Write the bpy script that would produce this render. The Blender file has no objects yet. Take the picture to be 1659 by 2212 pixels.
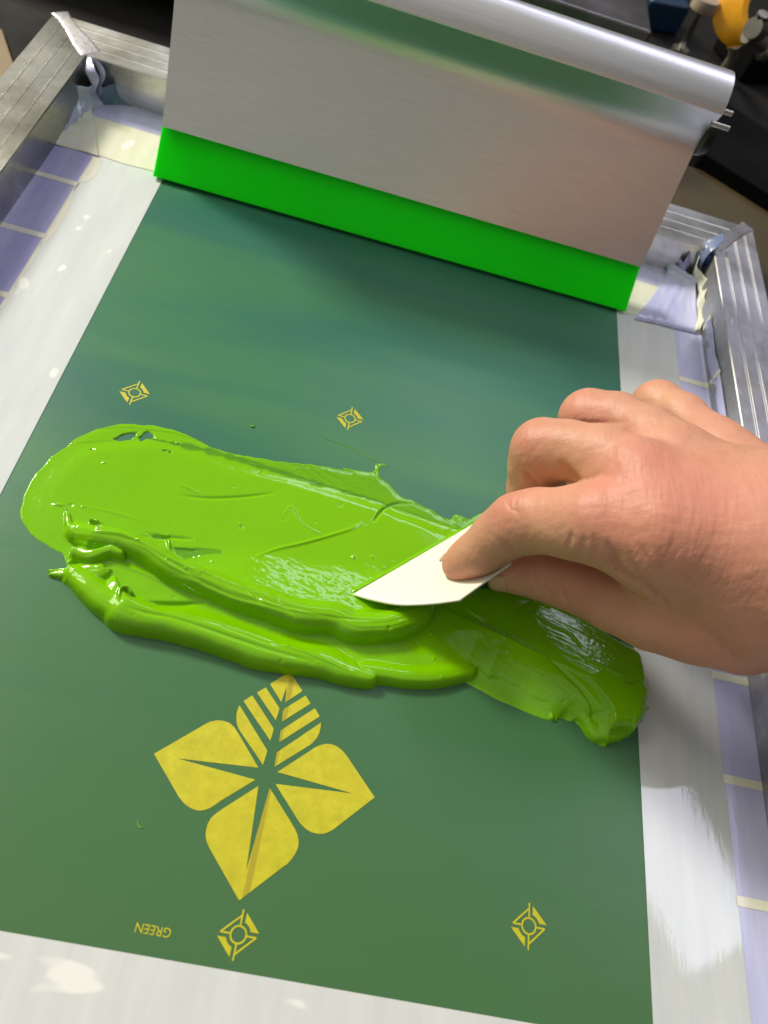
import bpy, bmesh, math, random
import numpy as np
from mathutils import Vector, Matrix

# ------------------------------------------------------------------ units, camera
H = 315.0                    # height of the lens above the mesh, in drawing units
S = 0.00085                  # metres per drawing unit
FPX = 1690.0                 # focal length for a 1659 x 2212 picture
CX, CY = 829.5, 1106.0
RW = np.array([[0.96474852, 0.23808276, 0.11214674],
               [0.13467218, -0.81272897, 0.5668642],
               [0.22610549, -0.53177836, -0.8161422]])   # rows: world axes in camera coordinates
sc = bpy.context.scene
cam_d = bpy.data.cameras.new('camera'); cam = bpy.data.objects.new('camera', cam_d)
sc.collection.objects.link(cam); sc.camera = cam
cx, cy, cz = RW[:, 0], RW[:, 1], RW[:, 2]
m = Matrix(((cx[0], -cy[0], -cz[0], 0), (cx[1], -cy[1], -cz[1], 0), (cx[2], -cy[2], -cz[2], H * S), (0, 0, 0, 1)))
cam.matrix_world = m
cam_d.sensor_fit = 'VERTICAL'; cam_d.sensor_height = 24.0; cam_d.sensor_width = 18.0
cam_d.lens = 24.0 * FPX / 2212.0
cam_d.clip_start = 0.01; cam_d.clip_end = 50
cam_d.dof.use_dof = True; cam_d.dof.focus_distance = 0.30; cam_d.dof.aperture_fstop = 8.5

# ------------------------------------------------------------------ world and lamps
w = bpy.data.worlds.new('World'); sc.world = w; w.use_nodes = True
wn = w.node_tree.nodes; wl = w.node_tree.links
bg = wn['Background']
tc = wn.new('ShaderNodeTexCoord'); sx = wn.new('ShaderNodeSeparateXYZ')
wl.new(tc.outputs['Generated'], sx.inputs[0])
rz = wn.new('ShaderNodeValToRGB'); wl.new(sx.outputs['Z'], rz.inputs[0])          # elevation
el = rz.color_ramp.elements
el[0].position = 0.0; el[0].color = (.16, .15, .13, 1); el[1].position = 1.0; el[1].color = (.62, .61, .55, 1)
e_ = el.new(.35); e_.color = (.22, .21, .18, 1)
e_ = el.new(.70); e_.color = (.36, .36, .32, 1)
mx = wn.new('ShaderNodeMapRange'); mx.inputs['From Min'].default_value = -.5; mx.inputs['From Max'].default_value = .55
mx.inputs['To Min'].default_value = 2.1; mx.inputs['To Max'].default_value = .36; wl.new(sx.outputs['X'], mx.inputs['Value'])
my = wn.new('ShaderNodeMapRange'); my.inputs['From Min'].default_value = -1; my.inputs['From Max'].default_value = -.75
my.inputs['To Min'].default_value = 2.3; my.inputs['To Max'].default_value = 1.0; wl.new(sx.outputs['Y'], my.inputs['Value'])
mm = wn.new('ShaderNodeMath'); mm.operation = 'MULTIPLY'; wl.new(mx.outputs[0], mm.inputs[0]); wl.new(my.outputs[0], mm.inputs[1])
vm_ = wn.new('ShaderNodeVectorMath'); vm_.operation = 'SCALE'
wl.new(rz.outputs[0], vm_.inputs[0]); wl.new(mm.outputs[0], vm_.inputs['Scale']); wl.new(vm_.outputs[0], bg.inputs['Color'])
bg.inputs['Strength'].default_value = 0.62

def area_lamp(name, loc, target, sx_, sy_, power, col, xdir=None):
    d = bpy.data.lights.new(name, 'AREA'); d.shape = 'RECTANGLE'; d.size = sx_; d.size_y = sy_
    d.energy = power; d.color = col
    o = bpy.data.objects.new(name, d); sc.collection.objects.link(o)
    z = (Vector(loc) - Vector(target)).normalized()
    x = Vector(xdir) if xdir else Vector((1, 0, 0))
    y = z.cross(x).normalized(); x = y.cross(z).normalized()
    M = Matrix((x, y, z)).transposed().to_4x4(); M.translation = loc
    o.matrix_world = M
    return o
k = 1 + 1.6 / (H * S)
def mirror_pt(x, y):         # where a ceiling lamp is whose mirror image falls on (x,y) of the mesh
    return Vector((x * H * S * k, y * H * S * k, 1.6))
e0 = mirror_pt(0.660, 0.166); ldir = Vector((-0.517, 0.856, 0)); LL = 2.6
c0 = e0 + ldir * (LL / 2)
area_lamp('ceiling_panel_cool', c0, c0 - Vector((0, 0, 1)), LL, 0.135 * H * S * k, 14, (0.76, 0.77, 1.0), ldir)
area_lamp('ceiling_lamp_warm', (-1.36, 0.80, 1.5), (0, 0.2, 0), 0.6, 0.45, 9, (1.0, 0.93, 0.72), (0.3, 1, 0))
area_lamp('ceiling_lamp_key', (-1.92, 1.75, 1.75), (0, 0.1, 0), 0.6, 0.45, 106, (1.0, 0.955, 0.84), (1, 0, 0))
area_lamp('bead_fill_panel', (0.45, -0.62, 1.6), (0.1, 0.3, 0), 1.3, 0.6, 0.6, (0.84, 0.80, 1.0), (1, 0, 0))  # added cool fill behind the camera to brighten the squeegee bead, no known fixture

sc.view_settings.view_transform = 'Standard'; sc.view_settings.look = 'None'
sc.view_settings.exposure = 0; sc.view_settings.gamma = 1; sc.view_settings.use_curve_mapping = False
sc.render.engine = 'CYCLES'

# ------------------------------------------------------------------ geometry helpers
def ray(px, py):
    return RW @ np.array([(px - CX) / FPX, (py - CY) / FPX, 1.0])
def P(px, py, z=0.0):
    """point of the place, at height z, that was measured at this spot of the photograph"""
    r = ray(px, py); t = (z - H) / r[2]
    return np.array([r[0] * t, r[1] * t, z])
def PX(px, py, X):
    r = ray(px, py); t = X / r[0]
    return np.array([X, r[1] * t, H + r[2] * t])
def depth(p):
    return RW[0, 2] * p[0] + RW[1, 2] * p[1] + RW[2, 2] * (p[2] - H)

col = sc.collection
def make(name, verts, faces, mat=None, parent=None, smooth=False, loc=(0, 0, 0)):
    me = bpy.data.meshes.new(name)
    v = np.asarray(verts, float) * S
    me.from_pydata([tuple(a) for a in v], [], [tuple(int(i) for i in f) for f in faces])
    me.update()
    o = bpy.data.objects.new(name, me); col.objects.link(o)
    if mat: me.materials.append(mat)
    if parent: o.parent = parent
    o.location = Vector(loc) * S
    if smooth: me.polygons.foreach_set('use_smooth', [True] * len(me.polygons))
    return o
def thing(name, label, cat, loc=(0, 0, 0), group=None):
    o = bpy.data.objects.new(name, None); col.objects.link(o); o.location = Vector(loc) * S
    o.empty_display_size = 0.02
    o['label'] = label; o['category'] = cat
    if group: o['group'] = group
    return o
def bm_obj(name, bm, mat, parent=None, smooth=True):
    me = bpy.data.meshes.new(name); bmesh.ops.scale(bm, vec=(S, S, S), verts=bm.verts); bm.to_mesh(me); bm.free()
    o = bpy.data.objects.new(name, me); col.objects.link(o); me.materials.append(mat)
    if parent: o.parent = parent
    if smooth: me.polygons.foreach_set('use_smooth', [True] * len(me.polygons))
    return o
def autosmooth(o, ang=35):
    m_ = o.modifiers.new('es', 'EDGE_SPLIT'); m_.split_angle = math.radians(ang)
def bevel(o, wd, seg=2, ang=40):
    b = o.modifiers.new('bev', 'BEVEL'); b.width = wd * S; b.segments = seg; b.limit_method = 'ANGLE'; b.angle_limit = math.radians(ang)
def prism(name, poly, z0, z1, mat, parent=None):
    n = len(poly)
    v = [(p[0], p[1], z0) for p in poly] + [(p[0], p[1], z1) for p in poly]
    f = [list(range(n))[::-1], [n + i for i in range(n)]] + [[i, (i + 1) % n, n + (i + 1) % n, n + i] for i in range(n)]
    a = sum(poly[i][0] * poly[(i + 1) % n][1] - poly[(i + 1) % n][0] * poly[i][1] for i in range(n))
    if a < 0: f = [q[::-1] for q in f]
    return make(name, v, f, mat, parent)
def flat(name, polys, z, mat, parent=None, thick=0.0):
    """one mesh made of flat (possibly concave) outlines at height z"""
    bm = bmesh.new()
    for poly in polys:
        vs = [bm.verts.new((p[0], p[1], z)) for p in poly]
        f = bm.faces.new(vs)
        f.normal_update()
        if f.normal.z < 0: f.normal_flip()
    bmesh.ops.triangulate(bm, faces=bm.faces[:], ngon_method='EAR_CLIP')
    return bm_obj(name, bm, mat, parent, smooth=False)
def grid_faces(nu, nv):
    return [[i * nv + j, (i + 1) * nv + j, (i + 1) * nv + j + 1, i * nv + j + 1] for i in range(nu - 1) for j in range(nv - 1)]
def crom(pts, n):
    """Catmull-Rom through rows of pts"""
    p = np.asarray(pts, float); out = []
    q = np.vstack([2 * p[0] - p[1], p, 2 * p[-1] - p[-2]])
    seg = len(p) - 1
    for t in np.linspace(0, seg, n):
        i = min(int(t), seg - 1); u = t - i
        a, b, c, d = q[i], q[i + 1], q[i + 2], q[i + 3]
        out.append(0.5 * ((2 * b) + (c - a) * u + (2 * a - 5 * b + 4 * c - d) * u * u + (3 * b - a - 3 * c + d) * u ** 3))
    return np.array(out)
def tube(name, pts, r, mat, parent=None, n=16, caps=True):
    pts = [Vector(p) for p in pts]
    rr = r if hasattr(r, '__len__') else [r] * len(pts)
    V = []; F = []
    for i, p in enumerate(pts):
        d = (pts[min(i + 1, len(pts) - 1)] - pts[max(i - 1, 0)]).normalized()
        a = d.orthogonal().normalized() if i == 0 else (a - d * a.dot(d)).normalized()
        b = d.cross(a)
        for k_ in range(n):
            t = 2 * math.pi * k_ / n
            V.append(p + (a * math.cos(t) + b * math.sin(t)) * rr[i])
    for i in range(len(pts) - 1):
        for k_ in range(n):
            F.append([i * n + k_, i * n + (k_ + 1) % n, (i + 1) * n + (k_ + 1) % n, (i + 1) * n + k_])
    if caps:
        F.append(list(range(n))[::-1]); F.append([(len(pts) - 1) * n + k_ for k_ in range(n)])
    o = make(name, V, F, mat, parent, smooth=True); autosmooth(o, 40)
    return o

rng = np.random.RandomState(7)
class VNoise:
    """smooth value noise, vectorised"""
    def __init__(s, seed, n=256):
        s.g = np.random.RandomState(seed).rand(n, n) * 2 - 1; s.n = n
    def __call__(s, x, y):
        xi = np.floor(x).astype(int); yi = np.floor(y).astype(int)
        fx = x - xi; fy = y - yi
        fx = fx * fx * (3 - 2 * fx); fy = fy * fy * (3 - 2 * fy)
        n = s.n; g = s.g
        a = g[xi % n, yi % n]; b = g[(xi + 1) % n, yi % n]; c = g[xi % n, (yi + 1) % n]; d = g[(xi + 1) % n, (yi + 1) % n]
        return (a * (1 - fx) + b * fx) * (1 - fy) + (c * (1 - fx) + d * fx) * fy
N1, N2, N3 = VNoise(1), VNoise(2), VNoise(3)
def fbm(x, y, f, o=4, N=N1):
    r = 0; a = 1; t = 0
    for i in range(o):
        x, y = x * .825 - y * .565, x * .565 + y * .825
        r = r + a * N(x * f + 17.3 * i, y * f + 5.1 * i); t += a; a *= .5; f *= 2
    return r / t

# ------------------------------------------------------------------ materials
class NT:
    def __init__(s, name):
        s.m = bpy.data.materials.new(name); s.m.use_nodes = True
        s.t = s.m.node_tree; s.b = s.t.nodes['Principled BSDF']
    def n(s, typ, **kw):
        nd = s.t.nodes.new('ShaderNode' + typ)
        for k_, v in kw.items():
            if k_ in nd.inputs.keys(): nd.inputs[k_].default_value = v
            else: setattr(nd, k_, v)
        return nd
    def l(s, a, b): s.t.links.new(a, b)
    def set(s, **kw):
        for k_, v in kw.items():
            s.b.inputs[k_.replace('_', ' ')].default_value = v
    def coord(s, scale=(1, 1, 1), rot=(0, 0, 0), src='Object'):
        tc_ = s.n('TexCoord'); mp_ = s.n('Mapping')
        mp_.inputs['Scale'].default_value = scale; mp_.inputs['Rotation'].default_value = rot
        s.l(tc_.outputs[src], mp_.inputs['Vector']); return mp_.outputs[0]
    def noise(s, vec, scale, detail=4, rough=.55, dist=0):
        q = s.n('TexNoise'); q.inputs['Scale'].default_value = scale; q.inputs['Detail'].default_value = detail
        q.inputs['Roughness'].default_value = rough; q.inputs['Distortion'].default_value = dist
        s.l(vec, q.inputs['Vector']); return q.outputs['Fac']
    def ramp(s, fac, stops):
        r = s.n('ValToRGB'); el = r.color_ramp.elements
        while len(el) < len(stops): el.new(.5)
        for e_, (p_, c_) in zip(el, stops):
            e_.position = p_; e_.color = (*c_, 1) if len(c_) == 3 else c_
        s.l(fac, r.inputs[0]); return r.outputs[0]
    def bump(s, h, strength, dist=0.001, normal=None):
        b_ = s.n('Bump'); b_.inputs['Strength'].default_value = strength; b_.inputs['Distance'].default_value = dist
        s.l(h, b_.inputs['Height'])
        if normal is not None: s.l(normal, b_.inputs['Normal'])
        return b_.outputs[0]
    def mix(s, fac, a, b, mode='MIX'):
        mx = s.n('MixRGB', blend_type=mode)
        for sock, v in ((0, fac), (1, a), (2, b)):
            if hasattr(v, 'is_linked') or hasattr(v, 'links'): s.l(v, mx.inputs[sock])
            else: mx.inputs[sock].default_value = v if sock == 0 else (*v, 1)
        return mx.outputs[0]
    def rough(s, vec, scale, lo, hi, det=4):
        f = s.noise(vec, scale, det); mr = s.n('MapRange'); mr.inputs['From Min'].default_value = .3; mr.inputs['From Max'].default_value = .7
        mr.inputs['To Min'].default_value = lo; mr.inputs['To Max'].default_value = hi
        s.l(f, mr.inputs['Value']); s.l(mr.outputs[0], s.b.inputs['Roughness'])

def simple(name, colr, rough=.5, metal=0, var=.15, nscale=60, bump=0.0, spec=.5):
    a = NT(name); v = a.coord()
    f = a.noise(v, nscale, 5)
    c2 = tuple(max(0, x * (1 - var)) for x in colr); c1 = tuple(min(1, x * (1 + var)) for x in colr)
    a.l(a.ramp(f, [(.3, c2), (.7, c1)]), a.b.inputs['Base Color'])
    a.set(Metallic=metal); a.b.inputs['Specular IOR Level'].default_value = spec
    a.rough(v, nscale * .7, rough * .8, min(1, rough * 1.2))
    if bump: a.l(a.bump(a.noise(v, nscale * 6, 4), bump, .0005), a.b.inputs['Normal'])
    return a.m

def aluminium(name, colr, rough, stretch, bmp=.12, scratch=True):
    a = NT(name); v = a.coord(stretch)
    f = a.noise(v, 40, 6, .7)
    base = a.ramp(f, [(.25, tuple(x * .86 for x in colr)), (.75, tuple(min(1, x * 1.08) for x in colr))])
    v2 = a.coord()
    if scratch:
        # short random scratches and dull patches
        vs = a.coord((14, 90, 40), (0, 0, .6)); s1 = a.noise(vs, 6, 3, .6)
        vs2 = a.coord((80, 12, 40), (0, 0, -.35)); s2 = a.noise(vs2, 7, 3, .6)
        sc1 = a.ramp(s1, [(.68, (0, 0, 0)), (.74, (1, 1, 1))]); sc2 = a.ramp(s2, [(.68, (0, 0, 0)), (.73, (1, 1, 1))])
        base = a.mix(sc1, base, tuple(min(1, x * 1.35) for x in colr)); base = a.mix(sc2, base, tuple(min(1, x * 1.3) for x in colr))
        dirt = a.ramp(a.noise(v2, 22, 6, .7), [(.36, (.72, .70, .63)), (.58, (1, 1, 1))])
        base = a.mix(1.0, base, dirt, 'MULTIPLY')
    a.l(base, a.b.inputs['Base Color']); a.set(Metallic=1.0)
    a.rough(v2, 35, rough * (.8 if scratch else .97), rough * (1.25 if scratch else 1.03), 5)
    a.l(a.bump(f, bmp, .0004), a.b.inputs['Normal'])
    return a.m
M_rail_y = aluminium('rail_aluminium_lengthwise', (.50, .50, .465), .26, (40, 1.5, 10))  # left rail, darker base colour stands in for the dark it reflects
M_rail_r = aluminium('rail_aluminium_right', (.56, .56, .60), .52, (40, 1.5, 10))  # right rail, same metal made paler to offset its dark reflections
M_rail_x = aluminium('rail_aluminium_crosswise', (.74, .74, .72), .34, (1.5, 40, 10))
M_weld = aluminium('weld_aluminium', (.50, .49, .52), .45, (8, 8, 8), .5)
M_squeegee = aluminium('anodised_aluminium', (.74, .74, .745), .38, (1.2, 60, 60), .04, scratch=False)

# green emulsion
a = NT('green_emulsion')
v = a.coord((1.0, 6, 1), (0, 0, -.10)); f = a.noise(v, 4.5, 3, .5, .5)
v2 = a.coord(); g = a.noise(v2, 3.2, 3)
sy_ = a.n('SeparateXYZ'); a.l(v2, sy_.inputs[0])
far_ = a.mix(a.ramp(f, [(.35, (0, 0, 0)), (.65, (1, 1, 1))]), (.018, .126, .088), (.066, .220, .060))  # coating streaks, strengthened at the far end to paint in the squeegee's reflection
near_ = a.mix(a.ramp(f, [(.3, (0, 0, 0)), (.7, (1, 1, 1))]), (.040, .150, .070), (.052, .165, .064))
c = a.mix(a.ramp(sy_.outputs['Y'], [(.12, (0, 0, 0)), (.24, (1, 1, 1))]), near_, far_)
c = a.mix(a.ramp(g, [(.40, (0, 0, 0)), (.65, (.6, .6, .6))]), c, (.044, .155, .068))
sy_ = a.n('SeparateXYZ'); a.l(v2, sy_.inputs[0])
c = a.mix(a.ramp(sy_.outputs['Y'], [(.02, (.7, .7, .7)), (.16, (0, 0, 0))]), c, (.062, .145, .045))  # olive towards the near edge, room reflection painted into the coating
c = a.mix(a.ramp(sy_.outputs['Y'], [(.15, (0, 0, 0)), (.30, (.5, .5, .5))]), c, (.024, .130, .100))  # teal towards the far end, reflected room tone put into the colour
spk = a.ramp(a.noise(v2, 260, 2), [(.80, (0, 0, 0)), (.84, (1, 1, 1))])
c = a.mix(spk, c, (.05, .16, .06))
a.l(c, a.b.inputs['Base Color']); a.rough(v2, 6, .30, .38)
a.b.inputs['Specular IOR Level'].default_value = .46
a.l(a.bump(a.noise(a.coord((1, 4, 1)), 14, 3), .10, .002), a.b.inputs['Normal'])
M_emul = a.m

# open yellow mesh seen through the stencil
a = NT('yellow_mesh'); v = a.coord()
blot = a.noise(v, 190, 6, .7); big = a.noise(v, 30, 4)
c = a.ramp(blot, [(.30, (.44, .40, .006)), (.50, (.52, .48, .008)), (.7, (.60, .56, .016))])
c = a.mix(a.ramp(big, [(.4, (0, 0, 0)), (.7, (.35, .35, .35))]), c, (.56, .47, .012))
# darker line beneath the mesh, painted where it shows through the artwork
p0 = P(276.5 + 1070 / 3, 1428.6 + 80 / 3)[:2] * S; p1 = P(276.5 + 768 / 3, 1428.6 + 1500 / 3)[:2] * S
dd = (p1 - p0) / np.linalg.norm(p1 - p0); nn = np.array([-dd[1], dd[0]])
vm = a.n('VectorMath', operation='DOT_PRODUCT'); tcn = a.n('TexCoord'); a.l(tcn.outputs['Object'], vm.inputs[0]); vm.inputs[1].default_value = (nn[0], nn[1], 0)
sb = a.n('Math', operation='SUBTRACT'); a.l(vm.outputs['Value'], sb.inputs[0]); sb.inputs[1].default_value = float(nn @ p0)
ab = a.n('Math', operation='ABSOLUTE'); a.l(sb.outputs[0], ab.inputs[0])
cr = a.n('MapRange'); a.l(ab.outputs[0], cr.inputs['Value']); cr.inputs['From Min'].default_value = .0009; cr.inputs['From Max'].default_value = .0011
cr.inputs['To Min'].default_value = 1; cr.inputs['To Max'].default_value = 0
c = a.mix(cr.outputs[0], c, (.40, .33, .008))
a.l(c, a.b.inputs['Base Color']); a.set(Roughness=.5)
w1 = a.n('TexWave'); w1.inputs['Scale'].default_value = 900; a.l(v, w1.inputs['Vector'])
a.l(a.bump(w1.outputs['Fac'], .1, .0002), a.b.inputs['Normal'])
M_yellow = a.m

def tape_mat(name, c1, c2, rough=.10, bmp=.25, blobs=True, bsc=95, bth=.70):
    a = NT(name); v = a.coord(); vs = a.coord((9, 1.2, 4))
    f = a.noise(vs, 12, 5, .6)
    c = a.ramp(f, [(.3, c1), (.7, c2)])
    if blobs:   # little air bubbles under the film look paler
        bl = a.noise(a.coord((1.0, .55, 1) if bsc > 80 else (.5, 1.3, 1)), bsc, 2, .4); m_ = a.ramp(bl, [(bth, (0, 0, 0)), (bth + .035, (1, 1, 1))])
        c = a.mix(m_, c, (.80, .80, .76))
    a.l(c, a.b.inputs['Base Color']); a.set(Roughness=rough)
    a.b.inputs['Coat Weight'].default_value = 0.0
    h = a.noise(vs, 10, 3); b1 = a.bump(h, bmp * .5, .0006)
    if blobs: b1 = a.bump(bl, bmp * .5, .0008, b1)
    b1 = a.bump(a.noise(a.coord((1, .18, 1)), 240, 4, .7), .05, .0004, b1)
    a.l(b1, a.b.inputs['Normal'])
    return a.m
M_tape = tape_mat('pale_tape', (.56, .60, .60), (.66, .685, .67), .05, .06, True, 95, .67)
M_tape_r = tape_mat('pale_tape_smooth', (.52, .555, .56), (.62, .635, .625), .04, .05, False)
M_tape_b = tape_mat('pale_tape_cross', (.58, .60, .59), (.67, .68, .66), .08, .15, True, 62, .60)
M_cream = tape_mat('cream_tape', (.66, .65, .50), (.78, .77, .62), .16, .5)
M_creamb = tape_mat('cream_band', (.62, .60, .52), (.76, .74, .64), .2, .4, False)
M_lav = tape_mat('lavender_tape', (.29, .28, .56), (.43, .42, .68), .15, .6, False)
M_lavpale = tape_mat('pale_lavender_tape', (.42, .43, .66), (.54, .55, .76), .15, .5, False)
M_slate = tape_mat('slate_blue_tape', (.10, .14, .26), (.17, .21, .34), .2, .5, False)
M_blue = tape_mat('deep_blue_tape', (.03, .06, .30), (.06, .10, .40), .25, .3, False)

# ink
def ink_mat(name, with_attr=True):
    a = NT(name); v = a.coord()
    base = (.175, .455, .0)
    if with_attr:
        at_ = a.n('Attribute', attribute_name='thin'); st = a.noise(a.coord((1, 1, 1)), 300, 3)
        c = a.mix(at_.outputs['Fac'], base, (.055, .20, .012))
    else: c = base
    f = a.noise(v, 50, 4)
    cc = a.mix(a.ramp(f, [(.3, (0, 0, 0)), (.7, (.25, .25, .25))]), c if with_attr else base, (.16, .42, .0))
    a.l(cc, a.b.inputs['Base Color']); a.set(Roughness=.10)
    a.b.inputs['Specular IOR Level'].default_value = .42
    a.b.inputs['Subsurface Weight'].default_value = 0.0
    n1 = a.noise(v, 210, 3, .5); n2 = a.noise(v, 700, 2, .5)
    b1 = a.bump(n1, .07, .0009); b2 = a.bump(n2, .05, .0003, b1)
    b3 = a.bump(a.noise(a.coord((1, .22, 1), (0, 0, .35)), 900, 3, .6), .10, .0002, b2)
    a.l(b3, a.b.inputs['Normal'])
    return a.m
M_ink = ink_mat('lime_green_ink')

# blade
a = NT('green_urethane'); v = a.coord()
a.l(a.ramp(a.noise(v, 8, 3), [(.3, (.0, .78, .0)), (.7, (.0, .86, .0))]), a.b.inputs['Base Color']); a.set(Roughness=.22)
a.b.inputs['Specular IOR Level'].default_value = .15; a.b.inputs['Subsurface Weight'].default_value = .6; a.b.inputs['Subsurface Radius'].default_value = (.0005, .004, .0005); a.b.inputs['Subsurface Scale'].default_value = 1.0
M_blade = a.m
M_card = simple('ivory_card', (.78, .77, .63), .38, var=.03, nscale=12, bump=.03)
M_black = simple('black_plastic', (.012, .012, .013), .35, var=.3)
M_blacksteel = simple('black_steel', (.004, .004, .0045), .7, var=.4, nscale=20, spec=.05)
M_steel = aluminium('bolt_steel', (.50, .49, .44), .28, (10, 10, 10), .2)
M_beam = aluminium('dull_beam_steel', (.20, .19, .195), .36, (1, 30, 30), .15)
M_yellow_paint = simple('yellow_plastic', (.80, .36, .003), .35, var=.12, nscale=90, bump=.1)
M_wood = simple('brown_board', (.050, .036, .014), .5, var=.35, nscale=6)
M_tan = simple('tan_board', (.17, .12, .055), .5, var=.2, nscale=6)
M_bluep = simple('blue_plastic', (.003, .025, .07), .4, var=.3)

a = NT('grimy_table'); v = a.coord()
f = a.noise(v, 9, 6, .65); c = a.ramp(f, [(.38, (.002, .002, .0015)), (.6, (.007, .006, .0045)), (.78, (.028, .024, .017))])
a.l(c, a.b.inputs['Base Color']); a.rough(v, 14, .6, .9); a.b.inputs['Specular IOR Level'].default_value = .2
M_table = a.m

# skin
def skin_mat():
    a = NT('skin'); v = a.coord()
    big = a.noise(v, 28, 4, .6); fine = a.noise(v, 160, 4, .6)
    c = a.ramp(big, [(.30, (.48, .230, .145)), (.5, (.54, .262, .172)), (.72, (.56, .245, .172))])
    c = a.mix(a.ramp(fine, [(.35, (0, 0, 0)), (.7, (.35, .35, .35))]), c, (.60, .325, .215))
    at_ = a.n('Attribute', attribute_name='red'); c = a.mix(at_.outputs['Fac'], c, (.55, .190, .135))
    ay = a.n('Attribute', attribute_name='pale'); c = a.mix(ay.outputs['Fac'], c, (.62, .36, .20))
    a.l(c, a.b.inputs['Base Color'])
    a.set(Roughness=.50); a.b.inputs['Specular IOR Level'].default_value = .36
    a.b.inputs['Subsurface Weight'].default_value = .22
    a.b.inputs['Subsurface Radius'].default_value = (.0045, .0016, .0008); a.b.inputs['Subsurface Scale'].default_value = .8
    # criss-cross skin lines, deeper where the skin folds
    wa_ = a.n('Attribute', attribute_name='wrinkle')
    n1 = a.noise(a.coord((1, .16, .4), (0, 0, .45)), 620, 3, .55); n2 = a.noise(a.coord((.2, 1, .5), (0, .2, -.3)), 560, 3, .55)
    n3 = a.noise(a.coord((1, .10, .12), (0, 0, .12)), 420, 3, .5); n4 = a.noise(v, 900, 3, .6)
    mlt = a.n('Math', operation='MULTIPLY'); a.l(n3, mlt.inputs[0]); a.l(wa_.outputs['Fac'], mlt.inputs[1])
    b0 = a.bump(mlt.outputs[0], .8, .0008)
    b1 = a.bump(n1, .5, .0005, b0); b2 = a.bump(n2, .45, .00045, b1); b2 = a.bump(n4, .25, .0002, b2)
    b3 = a.bump(a.noise(v, 110, 4), .18, .0009, b2)
    a.l(b3, a.b.inputs['Normal'])
    return a.m
M_skin = skin_mat()
a = NT('fingernail'); a.set(Base_Color=(.66, .40, .29, 1), Roughness=.25)
v = a.coord(); a.l(a.ramp(a.noise(v, 150, 3), [(.3, (.50, .28, .19)), (.7, (.56, .34, .24))]), a.b.inputs['Base Color'])
M_nail = a.m

# ------------------------------------------------------------------ setting
o = make('table', [(-3000, -3000, -1.5), (3500, -3000, -1.5), (3500, 3500, -1.5), (-3000, 3500, -1.5)], [[0, 1, 2, 3]], M_table)
o['kind'] = 'structure'

# ------------------------------------------------------------------ printing screen
ZT = 26.0
screen = thing('printing_screen', 'aluminium framed screen with green stencil coating and taped edges, lying under ink and squeegee', 'printing screen', (20, 200, 0))
SL = (20, 200, 0)
def part(o_):           # keep world place while parented to the screen's base point
    o_.parent = screen; o_.location = Vector(o_.location) - Vector(SL) * S
    return o_
kz = 1 - ZT / H
def FZ(x, y): return (x * H * kz, y * H * kz)
iTL, iTR = FZ(-.6653, 1.6745), FZ(.8090, 1.6490)
oTL, oTR = FZ(-.7818, 1.803), FZ(.9310, 1.790)
iBL, iBR = (-193.5, -150), (232.0, -150)
oBL, oBR = (-229, -188), (268.5, -188)
def rail(name, i0, o0, i1, o1, mat):
    # profile: (u across from the inner to the outer edge, z)
    pr = [(0, -1.0), (0, 25.4), (.015, 26)]
    for g_ in (.25, .5, .75):
        pr += [(g_ - .024, 26), (g_ - .014, 26.22), (g_ + .004, 26.2), (g_ + .010, 25.6), (g_ + .022, 25.6), (g_ + .03, 26)]
    pr += [(.975, 26), (1, 25), (1, -1.0)]
    n = len(pr); V = []
    for (a_, b_) in ((i0, o0), (i1, o1)):
        for u, z in pr: V.append((a_[0] + (b_[0] - a_[0]) * u, a_[1] + (b_[1] - a_[1]) * u, z))
    F = [[i, (i + 1) % n, n + (i + 1) % n, n + i] for i in range(n)] + [list(range(n))[::-1], [n + i for i in range(n)]]
    o_ = make(name, V, F, mat)
    bm = bmesh.new(); bm.from_mesh(o_.data); bmesh.ops.recalc_face_normals(bm, faces=bm.faces[:]); bm.to_mesh(o_.data); bm.free()
    return part(o_)
rail('frame_rail', iTL, oTL, iTR, oTR, M_rail_x)
rail('frame_rail', iBL, oBL, iTL, oTL, M_rail_y)
rail('frame_rail', iTR, oTR, iBR, oBR, M_rail_r)
rail('frame_rail', iBR, oBR, iBL, oBL, M_rail_x)
def weld(i_, o_, side):
    i_ = np.array(i_); o_ = np.array(o_); V = []; n = 60; m_ = 15
    d = (o_ - i_); L = np.linalg.norm(d); d = d / L; nrm = np.array([-d[1], d[0]]) * side
    for k_ in range(n):
        t = k_ / (n - 1)
        wd = 5.5 + 1.2 * math.sin(t * 5 + 1) + .8 * rng.rand()
        for j in range(m_):
            s_ = j / (m_ - 1) * 2 - 1
            off = s_ * wd + 3.2
            z = ZT + .25 + .22 * (1 - s_ * s_) ** .5 + .10 * math.sin(k_ * 1.9 + j * .3) * (1 - abs(s_)) + (.10 * (rng.rand() - .5) if abs(s_) < 1 else 0)
            if abs(s_) == 1 or k_ in (0, n - 1): z = ZT - .3
            p_ = i_ + d * L * (-.0 + t * .985) + nrm * off
            V.append((p_[0], p_[1], z))
    return part(make('weld_seam', V, grid_faces(n, m_), M_weld, smooth=True))
weld(iTL, oTL, -1); weld(iTR, oTR, 1)

# mesh, coating, artwork
X0, X1, Y0, Y1 = -126.0, 173.7, 17.0, 470.0
part(flat('mesh_fabric', [[(-192, -149), (231, -149), (232.5, 480), (-192, 484)]], -.15, M_yellow))
part(flat('stencil_coating', [[(X0 - 20, Y0 - 20), (X1 + 20, Y0 - 20), (X1 + 20, Y1), (X0 - 20, Y1)]], .10, M_emul))

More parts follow.
